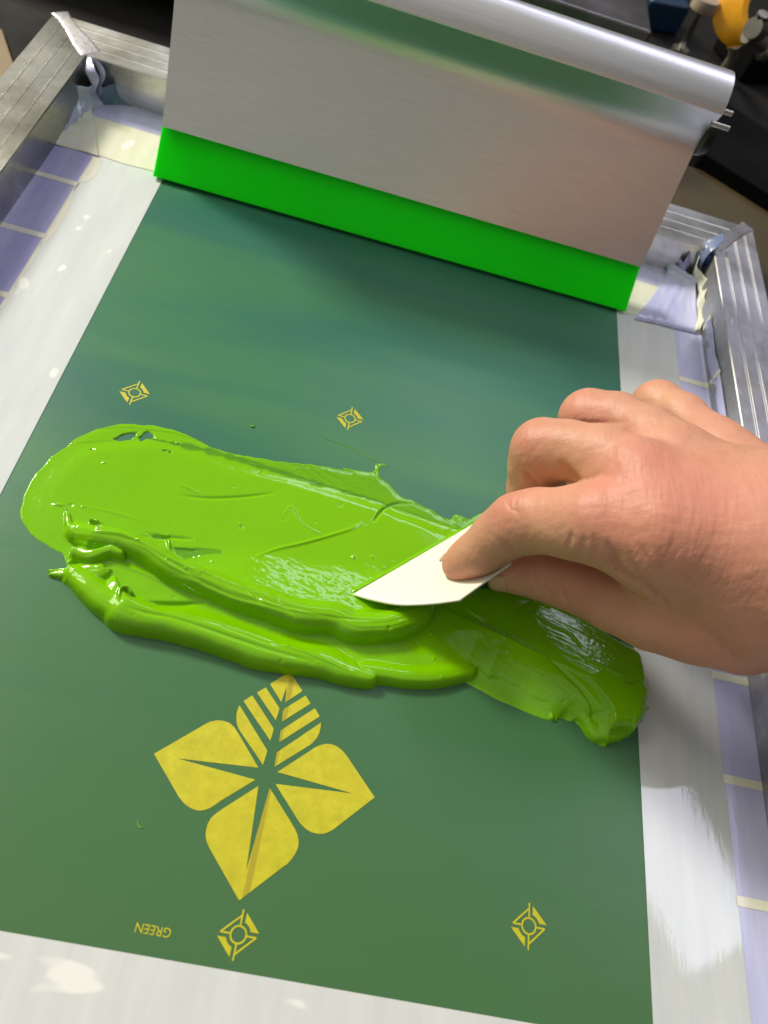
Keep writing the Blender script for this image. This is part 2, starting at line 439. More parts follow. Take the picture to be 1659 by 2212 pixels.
def z6(x, y): return P(276.5 + x / 3., 1428.6 + y / 3.)[:2]
def outline(pts): return [z6(*p) for p in pts]
emb = [
 [(168, 600), (480, 420), (505, 405), (530, 393), (575, 383), (610, 385), (645, 395), (668, 408), (690, 430), (715, 468), (845, 690), (320, 630), (825, 768),
  (600, 905), (560, 933), (530, 952), (500, 963), (462, 968), (425, 960), (395, 946), (362, 920), (330, 880)],
 [(845, 808), (765, 1360), (918, 822), (1060, 1050), (1085, 1093), (1100, 1130), (1106, 1170), (1100, 1210), (1085, 1245), (1060, 1282), (1030, 1315), (1000, 1335), (726, 1546), (716, 1544),
  (525, 1205), (510, 1170), (503, 1135), (505, 1095), (516, 1055), (535, 1020), (565, 990), (610, 958)],
 [(968, 718), (1165, 590), (1200, 565), (1240, 545), (1280, 535), (1320, 538), (1355, 552), (1390, 580), (1425, 625), (1598, 882), (1330, 1090), (1300, 1107), (1265, 1118), (1225, 1118),
  (1185, 1107), (1150, 1085), (1120, 1055), (1095, 1020), (955, 795), (1455, 857)],
 [(920, 148), (1048, 68), (1130, 193), (1018, 268), (1027, 165), (993, 265)],
 [(835, 203), (893, 170), (980, 303), (978, 320), (958, 383)],
 [(748, 258), (805, 222), (943, 435), (940, 455), (922, 515)],
 [(722, 285), (708, 318), (702, 355), (703, 395), (712, 425), (722, 447), (875, 672), (903, 580)],
 [(1150, 223), (1183, 275), (997, 392), (1003, 325), (1013, 308)],
 [(1210, 305), (1242, 358), (978, 526), (990, 448)],
 [(1250, 398), (1247, 435), (1237, 470), (1222, 500), (1200, 525), (1180, 542), (948, 685), (963, 592)]]
def chaikin_ok(p): return p
part(flat('leaf_emblem', [outline(p) for p in emb], .22, M_yellow))

def stroke(pts, wd):
    out = []
    for a_, b_ in zip(pts, pts[1:]):
        a_ = np.array(a_, float); b_ = np.array(b_, float); d = b_ - a_; d /= np.linalg.norm(d); n_ = np.array([-d[1], d[0]]) * wd / 2
        out.append([a_ - n_, b_ - n_, b_ + n_, a_ + n_])
    return out
def mark_mesh():
    polys = []
    R_, wd = 2.75, .62
    polys += stroke([(0, R_ + .2), (0, 8.1)], wd) + stroke([(0, -R_ - .2), (0, -8.1)], wd)
    # two outlined quadrants
    for s_ in (1, -1):
        polys += stroke([(-.2 * s_, 6.0 * s_), (-6.4 * s_, 0 * s_)], wd)
        polys += stroke([(-6.4 * s_, .05 * s_), (-(R_ + .15) * s_, .05 * s_)], wd)
        arc = [(-.0, 0)]
        a0, a1 = math.radians(12), math.radians(78)
        q = [(1.4, 7.2), (7.2, 1.4), (4.3, 1.4)] + [(4.3 * math.cos(t), 4.3 * math.sin(t)) for t in np.linspace(math.radians(19), math.radians(71), 10)][0:] + [(1.4, 4.3)]
        polys.append([(x * s_, y * s_) for x, y in q])
    n = 40
    for i in range(n):
        t0, t1 = 2 * math.pi * i / n, 2 * math.pi * (i + 1) / n
        ri, ro = R_ - .32, R_ + .32
        polys.append([(ri * math.cos(t0), ri * math.sin(t0)), (ro * math.cos(t0), ro * math.sin(t0)), (ro * math.cos(t1), ro * math.sin(t1)), (ri * math.cos(t1), ri * math.sin(t1))])
    return polys
mk = None
for (px_, py_, s_) in ((514.8, 2019.3, 1), (291, 849, 1), (756, 904.5, .98), (1142, 2000.5, 1)):
    c_ = P(px_, py_)
    if mk is None:
        bm = bmesh.new()
        for i_, poly in enumerate(mark_mesh()):
            vs = [bm.verts.new((p_[0], p_[1], .004 * (i_ % 3))) for p_ in poly]
            f_ = bm.faces.new(vs); f_.normal_update()
            if f_.normal.z < 0: f_.normal_flip()
        bmesh.ops.triangulate(bm, faces=bm.faces[:], ngon_method='EAR_CLIP')
        mk = bm_obj('registration_mark', bm, M_yellow, None, False); o_ = mk
    else:
        o_ = mk.copy(); col.objects.link(o_)
    o_.location = Vector((c_[0], c_[1], .22)) * S; o_.parent = None
    part(o_)
tx = bpy.data.curves.new('lettering', 'FONT'); tx.body = 'GREEN'; tx.align_x = 'CENTER'; tx.align_y = 'CENTER'; tx.size = 6.0 * S
to = bpy.data.objects.new('lettering_source', tx); col.objects.link(to)
bpy.context.view_layer.update()
me = bpy.data.meshes.new_from_object(to.evaluated_get(bpy.context.evaluated_depsgraph_get()))
bpy.data.objects.remove(to)
lt = bpy.data.objects.new('lettering', me); col.objects.link(lt); me.materials.clear(); me.materials.append(M_yellow)
cL = P(331, 2008.5); lt.location = Vector((cL[0], cL[1], .22)) * S; lt.rotation_euler = (0, 0, math.pi)
xs = [v_.co.x for v_ in me.vertices]; wL = (max(xs) - min(xs)) / S
wtar = np.linalg.norm(P(370, 2012) - P(293, 2004)); ys = [v_.co.y for v_ in me.vertices]; hL = (max(ys) - min(ys)) / S
lt.scale = (wtar / wL, np.linalg.norm(P(300, 2014) - P(306, 1993)) / hL, 1)
part(lt)

# tape strips that lie on the mesh
def tape_sheet(name, poly, z, mat, label=None):
    o_ = part(flat(name, [poly], z, mat))
    if label: o_['label'] = label
    return o_
tape_sheet('tape_strip', [(X0, Y0 - 2), (X0, 431), (-168, 431), (-168.5, 330), (-168, 150), (-168, -130), (X0, -130)][::1], .34, M_tape)
tape_sheet('tape_strip', [(X1, -130), (X1, 431), (216, 428), (215, 300), (215, 100), (215, -130)], .36, M_tape_r)
tape_sheet('tape_strip', [(-170, Y0), (216, Y0 + .2), (216, -146), (-170, -146)], .48, M_tape_b)
tape_sheet('tape_strip', [(-191, 425), (-176, 426.5), (-150, 424.5), (-120, 427), (60, 428), (172, 426), (176, 418), (200, 423.5), (219, 424), (219, 466), (-181, 467), (-191, 464)], .60, M_cream, 'cream tape strip across the far end')
# wavy glue edges of the left strip
wav = [(-164, 423), (-162, 408), (-164, 400), (-168.6, 396), (-168.6, 389), (-165.5, 372), (-165, 349), (-167, 340), (-168.8, 338), (-166.8, 325), (-168.6, 302), (-167, 293), (-169, 280), (-170.2, 280), (-170.2, 424)]
part(flat('tape_edge', [wav], .42, M_creamb))

def wall_tape(side, xs_, xj, xt, zt, y0, y1, mat, name='tape_strip', dz=0.0):
    """tape that lies flat, turns up at the foot of the rail and sticks to the rail"""
    prof = [(xs_, .50), (xj + (-side) * 3.0, .52), (xj - side * 1.2, .9), (xj - side * .5, 2.0)]
    for q in np.linspace(0.15, 1, 6): prof.append((xj + (xt - xj) * q - side * .4, 2.0 + (zt - 2) * q))
    ny = max(2, int(abs(y1 - y0) / 3))
    V = []
    for i in range(ny):
        y = y0 + (y1 - y0) * i / (ny - 1)
        for j, (x, z) in enumerate(prof):
            wv = fbm(np.array(y * .05), np.array(j * .6 + xs_), 1., 3) * (1.3 if j > 3 else .25)
            V.append((x - side * dz - side * abs(float(wv)) * (j > 2), y, z + dz + (float(wv) * 1.2 if j == len(prof) - 1 else 0)))
    o_ = part(make(name, V, grid_faces(ny, len(prof)), mat, smooth=True))
    return o_
ys_l = [424, 394, 344, 294, 244, 194, 144, 94, 44, -6, -56, -106]
wall_tape(-1, -169.5, -197, -194.2, 9, 432, -140, M_lav).__setitem__('label', 'lavender tape along the left rail')
wall_tape(1, 214.5, 234.5, 233.6, 14, 424, -140, M_lavpale).__setitem__('label', 'pale lavender tape along the right rail')
for y in ys_l[1:]: wall_tape(-1, -168.8, -197, -194.0, 10, y + 2, y - 2, M_creamb, 'tape_seam', .16)
for y in (422, 372, 322, 272, 222, 172, 122, 72, 22, -28, -78): wall_tape(1, 214.0, 234.5, 233.5, 15, y + 2, y - 2, M_cream, 'tape_seam', .16)
# top rail: tape bands along x
def top_band(name, x0, x1, prof, mat, dz=0, amp=.8):
    V = []; n = 60
    for i in range(n):
        x = x0 + (x1 - x0) * i / (n - 1); sk = (x + 193) / 426 * -6.5
        for j, (y, z) in enumerate(prof):
            wv = float(fbm(np.array(x * .04), np.array(j * 1.1 + y), 1., 3))
            V.append((x, y + sk + wv * amp * (j > 0), max(.62, z + abs(wv) * amp * (0 < j)) + dz))
    return part(make(name, V, grid_faces(n, len(prof)), mat, smooth=True))
top_band('tape_strip', -190, 231, [(463, .66), (470, .7), (477, .75), (484.5, 1.2)], M_lavpale)
top_band('tape_strip', -186, 229, [(485, 1.0), (487.5, 2.5), (488, 7), (487.6, 11)], M_slate, 0, .5)
top_band('tape_strip', -170, 225, [(487.4, 11.1), (487.2, 13.5), (486.8, 16)], M_creamb, .1, .3)

# crumpled tape in the two far corners
def ruled(name, rows, mat, nu=40, nv=14, wr=.5, thick=.25):
    """rows: each a list of (px, py, z) measured in the photograph; surface through the rows"""
    R_ = [crom([P(*q) for q in row], nu) for row in rows]
    G = np.array([crom([r_[i] for r_ in R_], nv) for i in range(nu)])
    for i in range(nu):
        for j in range(nv):
            G[i, j, 2] = max(.8, G[i, j, 2] + wr * float(N2(np.array(i * .35), np.array(j * .4))))
    o_ = part(make(name, G.reshape(-1, 3), grid_faces(nu, nv), mat, smooth=True))
    s_ = o_.modifiers.new('sol', 'SOLIDIFY'); s_.thickness = thick * S
    return o_
ff = 'tape_fold'
# top left: backs of the blue tape seen in the pockets
ruled(ff, [[(160, 172, 12), (186, 138, 20), (197, 124, 24)], [(150, 190, 3), (190, 190, 3), (205, 165, 8)]], M_blue, wr=.1)
ruled(ff, [[(222, 158, 12), (250, 165, 12), (290, 172, 12)], [(225, 198, 2), (255, 196, 2), (290, 190, 3)]], M_blue, wr=.1)
# upright wavy fin out of the corner
ruled(ff, [[(189, 121, 25.5), (183, 150, 22), (192, 170, 18), (200, 188, 14), (196, 204, 9)],
           [(197, 124, 26), (205, 150, 24), (214, 170, 20), (208, 190, 15), (200, 215, 5)]], M_lavpale, wr=.2)
ruled(ff, [[(200, 122, 26), (216, 135, 24), (227, 155, 21), (226, 172, 17), (218, 185, 14), (228, 196, 12)],
           [(197, 126, 25), (208, 140, 22), (216, 160, 18), (214, 178, 13), (210, 192, 9), (212, 215, 2)]], M_lavpale, wr=.2)
# front lip, left wing
ruled(ff, [[(112, 222, 16), (128, 200, 17), (152, 186, 17), (178, 188, 15), (196, 186, 14), (202, 178, 14)],
           [(113, 240, 9), (130, 225, 9), (156, 212, 9), (180, 210, 8), (200, 208, 7), (210, 200, 7)],
           [(118, 300, 1), (140, 285, 1), (165, 262, 1), (185, 250, 1), (205, 235, 1), (225, 230, 1)]], M_lavpale, wr=.8)
# right wing
ruled(ff, [[(222, 190, 15), (240, 182, 14), (262, 176, 13), (285, 180, 12), (320, 190, 11), (350, 202, 10)],
           [(220, 205, 8), (240, 206, 7), (262, 204, 6), (285, 206, 6), (320, 212, 5), (350, 222, 5)],
           [(215, 226, 1), (240, 226, 1), (265, 228, 1), (290, 232, 1), (320, 238, 1), (350, 246, 1)]], M_slate, wr=.5)
ruled(ff, [[(105, 228, 15), (113, 285, 4), (118, 312, 1)], [(150, 208, 8), (160, 262, 1.5), (160, 322, .9)], [(190, 215, 4), (205, 262, 1), (215, 338, .9)]], M_creamb, wr=.4)
# top right
ruled(ff, [[(1545, 541, 27), (1542, 549, 27)], [(1560, 500, 34), (1562, 525, 33)], ], M_slate, nu=12, nv=8, wr=.1) if False else None
ruled(ff, [[(1563, 502, 34), (1545, 512, 31), (1525, 521, 27), (1505, 540, 22), (1497, 560, 14), (1492, 585, 6)],
           [(1563, 520, 33), (1548, 535, 30), (1532, 548, 26), (1516, 572, 18), (1512, 590, 12), (1505, 610, 5)]], M_slate, wr=.2)
ruled(ff, [[(1500, 525, 22), (1490, 545, 20), (1482, 560, 16), (1476, 568, 14), (1466, 552, 13), (1460, 535, 13)],
           [(1504, 548, 16), (1495, 566, 12), (1484, 580, 9), (1476, 588, 7), (1464, 580, 6), (1455, 575, 5)]], M_lav, wr=.2)
ruled(ff, [[(1512, 552, 22), (1506, 575, 18), (1518, 592, 15), (1530, 612, 14), (1522, 640, 11), (1530, 668, 8), (1512, 712, 4)],
           [(1500, 575, 10), (1498, 595, 8), (1506, 612, 6), (1510, 632, 5), (1505, 655, 4), (1508, 680, 2.5), (1500, 716, 1)]], M_cream, wr=.8)
ruled(ff, [[(1515, 545, 20), (1528, 550, 22), (1541, 548, 24)], [(1520, 590, 10), (1532, 596, 12), (1545, 592, 15)]], M_blue, wr=.1)
ruled(ff, [[(1440, 556, 8), (1460, 572, 8), (1485, 590, 8), (1505, 600, 8)], [(1436, 600, 1.2), (1462, 612, 2.5), (1485, 622, 3), (1503, 630, 4)], [(1370, 690, .9), (1420, 700, 1), (1465, 712, 1), (1508, 722, 1)]], M_lavpale, wr=.4)

# ------------------------------------------------------------------ squeegee
sq = thing('squeegee', 'brushed aluminium squeegee with bright green rubber blade standing across the far end of the stencil', 'squeegee', (24, 425, 0))
def spart(o_): o_.parent = sq; o_.location = Vector(o_.location) - Vector((24, 425, 0)) * S; return o_
XA, XB = -130.4, 178.2
bl = [(418.2, 2.6), (442.0, 28.0), (444.5, 31.0), (451, 29), (449, 24), (428, .5)]
def extrude_x(name, prof, x0, x1, mat, nseg=1, bv=.3):
    n = len(prof); V = []
    for i in range(nseg + 1):
        x = x0 + (x1 - x0) * i / nseg
        for y, z in prof: V.append((x, y, z))
    F = []
    for i in range(nseg):
        for j in range(n): F.append([i * n + j, i * n + (j + 1) % n, (i + 1) * n + (j + 1) % n, (i + 1) * n + j])
    F += [list(range(n)), [nseg * n + j for j in range(n)][::-1]]
    o_ = make(name, V, F, mat, smooth=True)
    bm = bmesh.new(); bm.from_mesh(o_.data); bmesh.ops.recalc_face_normals(bm, faces=bm.faces[:]); bm.to_mesh(o_.data); bm.free()
    autosmooth(o_, 32); return o_
b_ = spart(extrude_x('rubber_blade', bl, XA - .8, XB + .6, M_blade)); bevel(b_, .5)
front = [(435.4, 25.5), (434.6, 26.0), (448.3, 59.3), (456.2, 80.0), (460.0, 91.0), (460.9, 96.5), (460.8, 101.0), (459.6, 105.6), (457.4, 110.2), (454.9, 115.0), (452.8, 118.6), (452.3, 119.9), (452.9, 121.6),
         (454.2, 124.3), (456.2, 127.2), (458.6, 130.0), (462, 132.6), (466, 134.2), (470, 134.6), (474, 133.6), (477.5, 131.0), (479.4, 127.5), (480, 122), (479.6, 112), (477.5, 104), (473, 96), (466, 80), (452, 45), (446, 30), (440, 27)]
fr = crom(front[1:18], 60); prof = [front[0]] + [tuple(q) for q in fr] + front[18:]
b_ = spart(extrude_x('handle_body', prof, XA, XB, M_squeegee)); 
# clamp knob and screws at the far side
kb = PX(1535, 300, 178)
kb = PX(1530, 292, 183)
spart(tube('clamp_knob', [(178.5, kb[1], kb[2]), (181, kb[1], kb[2]), (184, kb[1], kb[2])], [12, 12, 10.5], M_black, n=40))
spart(tube('clamp_bracket', [(140, 474, 112), (181.5, 474, 112)], 9, M_black, n=24))
for (px_, py_) in ((1573, 245), (1566, 277)):
    c_ = PX(px_, py_, 181)
    spart(tube('clamp_screw', [(c_[0] - 8, c_[1] + 1, c_[2]), (c_[0] + 2.5, c_[1] + 1, c_[2])], 1.5, M_steel, n=12))

# ------------------------------------------------------------------ press hardware behind the frame
def box_pts(name, c_, sz, rot, mat, parent=None, bv=1.0):
    x, y, z = (s_ / 2 for s_ in sz); V = [(i, j, k_) for i in (-x, x) for j in (-y, y) for k_ in (-z, z)]
    F = [[0, 1, 3, 2], [4, 6, 7, 5], [0, 4, 5, 1], [2, 3, 7, 6], [0, 2, 6, 4], [1, 5, 7, 3]]
    ca, sa = math.cos(rot), math.sin(rot)
    V = [(c_[0] + a_ * ca - b__ * sa, c_[1] + a_ * sa + b__ * ca, c_[2] + d_) for a_, b__, d_ in V]
    o_ = make(name, V, F, mat, parent); 
    if bv: bevel(o_, bv, 3)
    return o_
# clamp beam
c_ = P(1409, 70, 78)
beam = thing('clamp_beam', 'dark grey steel beam behind the squeegee handle', 'press beam')
box_pts('beam_body', (c_[0] - 230, c_[1] + 60, 47), (460, 120, 62), 0, M_beam, beam, 2)
box_pts('beam_ledge', (c_[0] - 262, c_[1] - 5, 40), (500, 24, 48), 0, M_beam, beam, 2)
box_pts('beam_foot', (c_[0] - 230, c_[1] + 60, 7), (440, 90, 17), 0, M_blacksteel, beam, 1)
# levelling bolt
hb = P(1457, 132, 0); hx = thing('levelling_bolt', 'upright steel bolt with hexagonal base and round worn top', 'bolt')
V = tube('hex_nut', [(hb[0], hb[1], -1.5), (hb[0], hb[1], 12)], 8.5, M_steel, hx, n=6)
td = P(1530, -4, 66); tb = (hb[0], hb[1], 14)
tube('shank', [tb, tuple(td - np.array([0, 0, 8]))], 3.6, M_steel, hx, n=20)
tube('round_top', [tuple(td - np.array([0, 0, 10])), tuple(td - np.array([0, 0, 9.2])), tuple(td + np.array([0, 0, -.8])), tuple(td)], [10.5, 11.5, 11.5, 11], simple('worn_brown_disc', (.26, .20, .15), .6, var=.3, nscale=50), hx, n=40)
# yellow clamp ring with pins
yr = thing('yellow_clamp', 'bright yellow curved clamp handle with bare steel pins', 'clamp')
ctr = P(1640, 22, 70); V = []; n = 48; 
for i in range(n):
    t = math.radians(75 + 190 * i / (n - 1))
    for (rr, hh) in ((30, -11), (30, 11), (24, 11), (24, -11)):
        V.append((ctr[0] + rr * math.cos(t) * .92 + hh * .9, ctr[1] + rr * math.sin(t) * .55 - hh * .3, ctr[2] + rr * math.sin(t) * .75 + hh * .55))
F = [[i * 4 + j, i * 4 + (j + 1) % 4, (i + 1) * 4 + (j + 1) % 4, (i + 1) * 4 + j] for i in range(n - 1) for j in range(4)] + [[0, 1, 2, 3], [(n - 1) * 4 + j for j in (3, 2, 1, 0)]]
o_ = make('handle_ring', V, F, M_yellow_paint, yr); bevel(o_, 1.5, 3)
for (a0, a1, r_) in (((1612, 92, 55), (1650, 30, 80), 5), ((1615, 75, 62), (1648, 98, 55), 6.5), ((1645, 108, 48), (1659, 112, 48), 8), ((1626, 60, 70), (1640, 68, 66), 8)):
    tube('steel_pin', [tuple(P(*a0)), tuple(P(*a1))], r_, M_steel, yr, n=20)
tube('cable', [tuple(P(*q)) for q in ((1590, 95, 40), (1582, 125, 20), (1565, 150, 5), (1550, 172, 0), (1535, 190, -1))], 4.5, simple('grey_cable', (.16, .15, .11), .5), yr, n=16)
box_pts('clamp_foot', tuple(P(1640, 110, 15)), (60, 60, 33), .4, M_blacksteel, yr, 3)
# black arm
pa = [P(1560, 215, 16), P(1720, 320, 16), P(1720, 455, 16), P(1520, 330, 16)]
o_ = prism('press_arm', [tuple(q[:2]) for q in pa], -1.4, 16, M_blacksteel); bevel(o_, 1.2, 3)
o_['label'] = 'flat black steel press arm running off to the right'; o_['category'] = 'press arm'
# brown board under it
pb = [P(1400, 330, 4), P(1800, 330, 4), P(1800, 1000, 4), P(1640, 640, 4), P(1600, 500, 4), P(1440, 480, 4)]
o_ = prism('brown_board', [(pb[0][0], pb[0][1]), (pb[0][0] + 500, pb[0][1]), (pb[0][0] + 500, 60), (276, 60), (276, 528), (pb[0][0], 528)], -1.4, 4, M_wood); bevel(o_, 1)
o_['label'] = 'dark brown board lying beyond the far right corner of the screen'; o_['category'] = 'board'
q = [P(-220, 20, 2), P(5, 62, 2), P(48, 190, 2), P(-220, 420, 2)]
o_ = prism('tan_board', [tuple(a_[:2]) for a_ in q], -1.4, 2, M_tan); bevel(o_, 1)
o_['label'] = 'tan board at the far left beyond the frame'; o_['category'] = 'board'
c_ = P(1432, 8, 20)
o_ = box_pts('blue_block', (c_[0], c_[1] + 10, 12), (44, 40, 27), .3, M_bluep, None, 3)
o_['label'] = 'blue plastic block half hidden behind the steel beam'; o_['category'] = 'block'

# ------------------------------------------------------------------ ink
def inside(poly, x, y):
    r = np.zeros(x.shape, bool); n = len(poly)
    for i in range(n):
        x0, y0 = poly[i]; x1, y1 = poly[(i + 1) % n]
        if y0 == y1: continue
        c1 = (y0 > y) != (y1 > y)
        r ^= c1 & (x < (x1 - x0) * (y - y0) / (y1 - y0) + x0)
    return r
def dpoly(pts, x, y, closed=True):
    """distance to a polyline, parameter along it and signed side"""
    best = np.full(x.shape, 1e9); tt = np.zeros(x.shape); sd = np.zeros(x.shape)
    n = len(pts); m_ = n if closed else n - 1
    for i in range(m_):
        a_ = pts[i]; b__ = pts[(i + 1) % n]; dx, dy = b__[0] - a_[0], b__[1] - a_[1]; L2 = dx * dx + dy * dy + 1e-9
        t = np.clip(((x - a_[0]) * dx + (y - a_[1]) * dy) / L2, 0, 1)
        ex, ey = x - a_[0] - t * dx, y - a_[1] - t * dy
        d = np.hypot(ex, ey); s_ = np.sign(dx * ey - dy * ex)
        k_ = d < best
        best = np.where(k_, d, best); tt = np.where(k_, (i + t) / m_, tt); sd = np.where(k_, s_ * d, sd)
    return best, tt, sd
def sm(x, a_=0., b__=1.):
    t = np.clip((x - a_) / (b__ - a_), 0, 1); return t * t * (3 - 2 * t)
def smax(a_, b__, k_):
    h = np.clip(.5 + .5 * (a_ - b__) / k_, 0, 1); return b__ * (1 - h) + a_ * h + k_ * h * (1 - h)
def z3(pts, z=0): return [tuple(P(x * .5, y * .5 + 829.5, z)[:2]) for x, y in pts]       # traced in one enlargement
def z4(pts, z=0): return [tuple(P(737.4 + x * .4444, 921.7 + y * .4444, z)[:2]) for x, y in pts]
def z7(pts, z=0): return [tuple(P(1013.9 + x * .25556, 1244.3 + y * .25556, z)[:2]) for x, y in pts]   # right lobe enlargement (x3.6065)
def smooth_poly(p, n=None, closed=True):
    p = list(p)
    if closed: p = p + p[:1]
    q = crom(p, n or len(p) * 5); return [tuple(a_) for a_ in (q[:-1] if closed else q)]

film = z3([(560, 174), (510, 177), (400, 205), (300, 262), (215, 330), (150, 400), (108, 470), (92, 540), (103, 600), (150, 660), (215, 705), (268, 732), (300, 790), (420, 850), (700, 950), (1000, 1050), (1500, 1100)]) + \
       z4([(300, 1000), (640, 800), (745, 640), (760, 470), (695, 428), (650, 440), (622, 455), (590, 440), (560, 433), (540, 450), (520, 452), (470, 428), (440, 405), (400, 390), (345, 358), (310, 350), (280, 335), (240, 290), (205, 262), (190, 238), (188, 200), (222, 192), (215, 185), (168, 186), (172, 205), (158, 222), (120, 222), (60, 212), (0, 203)]) + \
       z3([(1520, 382), (1420, 362), (1300, 346), (1160, 330), (1060, 312), (960, 292), (880, 255), (800, 217), (730, 192), (640, 180)])
mass = z3([(200, 805), (262, 832), (270, 852), (300, 872), (345, 885), (410, 908), (450, 932), (505, 985), (560, 1022), (650, 1036), (760, 1075), (900, 1112), (1050, 1165), (1180, 1196), (1300, 1222), (1400, 1240), (1480, 1272), (1560, 1292), (1640, 1300)]) + \
       z4([(60, 1232), (110, 1247), (200, 1257), (400, 1250), (560, 1238), (640, 1226), (655, 1200), (640, 1150), (700, 1000), (700, 850), (500, 760), (200, 800), (0, 800)]) + \
       z3([(1400, 900), (1100, 880), (900, 850), (700, 760), (560, 680), (440, 645), (370, 640), (330, 665), (330, 720), (290, 770), (320, 785), (270, 796)])
lobe = z7([(-120, 720), (-60, 790), (10, 800), (75, 815), (130, 870), (250, 905), (400, 985), (560, 1070), (660, 1112), (760, 1140), (850, 1190), (960, 1275), (1040, 1335), (1110, 1352), (1200, 1350), (1290, 1340), (1350, 1350), (1370, 1310), (1405, 1290), (1400, 1255), (1460, 1232),
           (1420, 1212), (1425, 1190), (1478, 1172), (1470, 1140), (1435, 1130), (1440, 1112), (1473, 1108), (1455, 1070), (1468, 1010), (1440, 990), (1440, 930), (1425, 850), (1400, 790), (1388, 720), (1350, 680), (1270, 620), (1180, 560), (1100, 480), (1030, 390), (950, 350), (850, 300), (720, 250), (560, 190), (420, 140), (200, 100), (0, 120), (-200, 300), (-300, 500)], 1.0)
lobe_s = smooth_poly(lobe, 260)
film_s = smooth_poly(film, 320); mass_s = smooth_poly(mass, 320)

gx = np.arange(-127, 187, .42); gy = np.arange(84, 272, .42)
X, Y = np.meshgrid(gx, gy, indexing='ij')
XW = X + .8 * fbm(X, Y, .25, 3, N2); YW = Y + .8 * fbm(X, Y, .25, 3, N3)      # slightly ragged outlines

def dome(d, w_): 
    u = np.clip(1 - d / w_, 0, 1); return np.sqrt(np.clip(1 - u * u, 0, 1))
Hh = np.full(X.shape, -1.0); thin = np.zeros(X.shape)
inF = inside(film_s, XW, YW); dF, tF, _ = dpoly(film_s[::2], XW, YW)
# film: thin towards its upper edge, thicker below
up = z3([(300, 262), (640, 235), (900, 300), (1200, 385), (1659, 520)]) + z4([(300, 420), (560, 500)])
dU, tU, sU = dpoly(up, X, Y, False)
filmH = .14 + 1.1 * sm(dF, 0, 14) * sm(-sU, -1, 7)
if True:
    filmH = np.where(sU > 0, .14 + .25 * sm(dF, 0, 3), filmH)
rotx = X * .92 - Y * .39; roty = X * .39 + Y * .92
stre = fbm(rotx * .05, roty * 1.1, 1., 3, N2)
Hh = np.where(inF, filmH + .02 * stre + .35 * fbm(X, Y, .03, 2), Hh)
thin = np.where(inF & (sU > .5), .30 * sm(tU, .30, .6) + .22 * np.abs(stre) * 2 * sm(tU, .25, .5), 0)
thin = np.maximum(thin, np.where(inF & (sU > .5) & (tU > .55), .32 + .35 * stre, 0))
# dark dragged line along the film's upper side
dl, tl, sl = dpoly(z3([(640, 238), (760, 262), (900, 292), (1060, 335), (1200, 378), (1330, 420), (1500, 470), (1659, 518)]) + z4([(0, 320), (120, 350), (380, 440), (560, 498)]), X, Y, False)
wl_ = .5 + 2.2 * sm(tl, 0, .15) * sm(-tl, -.75, -.35)
lin = np.clip(1 - dl / (wl_ * (.7 + .5 * N1(tl * 60, tl * 0 + 1))), 0, 1) * sm(-tl, -1.0, -.9)
thin = np.maximum(thin, np.where(inF, np.clip(lin * 1.6, 0, .85), 0)); Hh = np.where(inF, Hh - .35 * lin * (Hh > .3), Hh)
for pl, amp, wd in ((z3([(1200, 330), (1400, 372), (1659, 430)]), .35, .4), (z3([(1240, 345), (1450, 400), (1659, 465)]), .3, .35), (z3([(1100, 345), (1350, 400), (1659, 480)]), .3, .35), (z3([(420, 195), (560, 190), (760, 215), (900, 262)]), .25, .4)):
    d_, t_, _ = dpoly(pl, X, Y, False); thin = np.maximum(thin, np.where(inF, amp * np.exp(-(d_ / wd) ** 2) * 2, 0))
# thin dark scrape patch in the middle
pt = z3([(735, 712), (850, 712), (960, 722), (962, 742), (860, 755), (800, 765), (770, 745)])
ip = inside(pt, XW, YW); dp, _, _ = dpoly(pt, XW, YW)
thin = np.maximum(thin, np.where(ip, .62 * sm(dp, 0, .8), 0)); Hh = np.where(ip, Hh - 1.0 * sm(dp, 0, 1.2), Hh)
pt = z3([(610, 640), (700, 650), (740, 660), (725, 720), (690, 700)])
ip = inside(pt, XW, YW); dp, _, _ = dpoly(pt, XW, YW); Hh = np.where(ip, Hh - .8 * sm(dp, 0, 2), Hh)

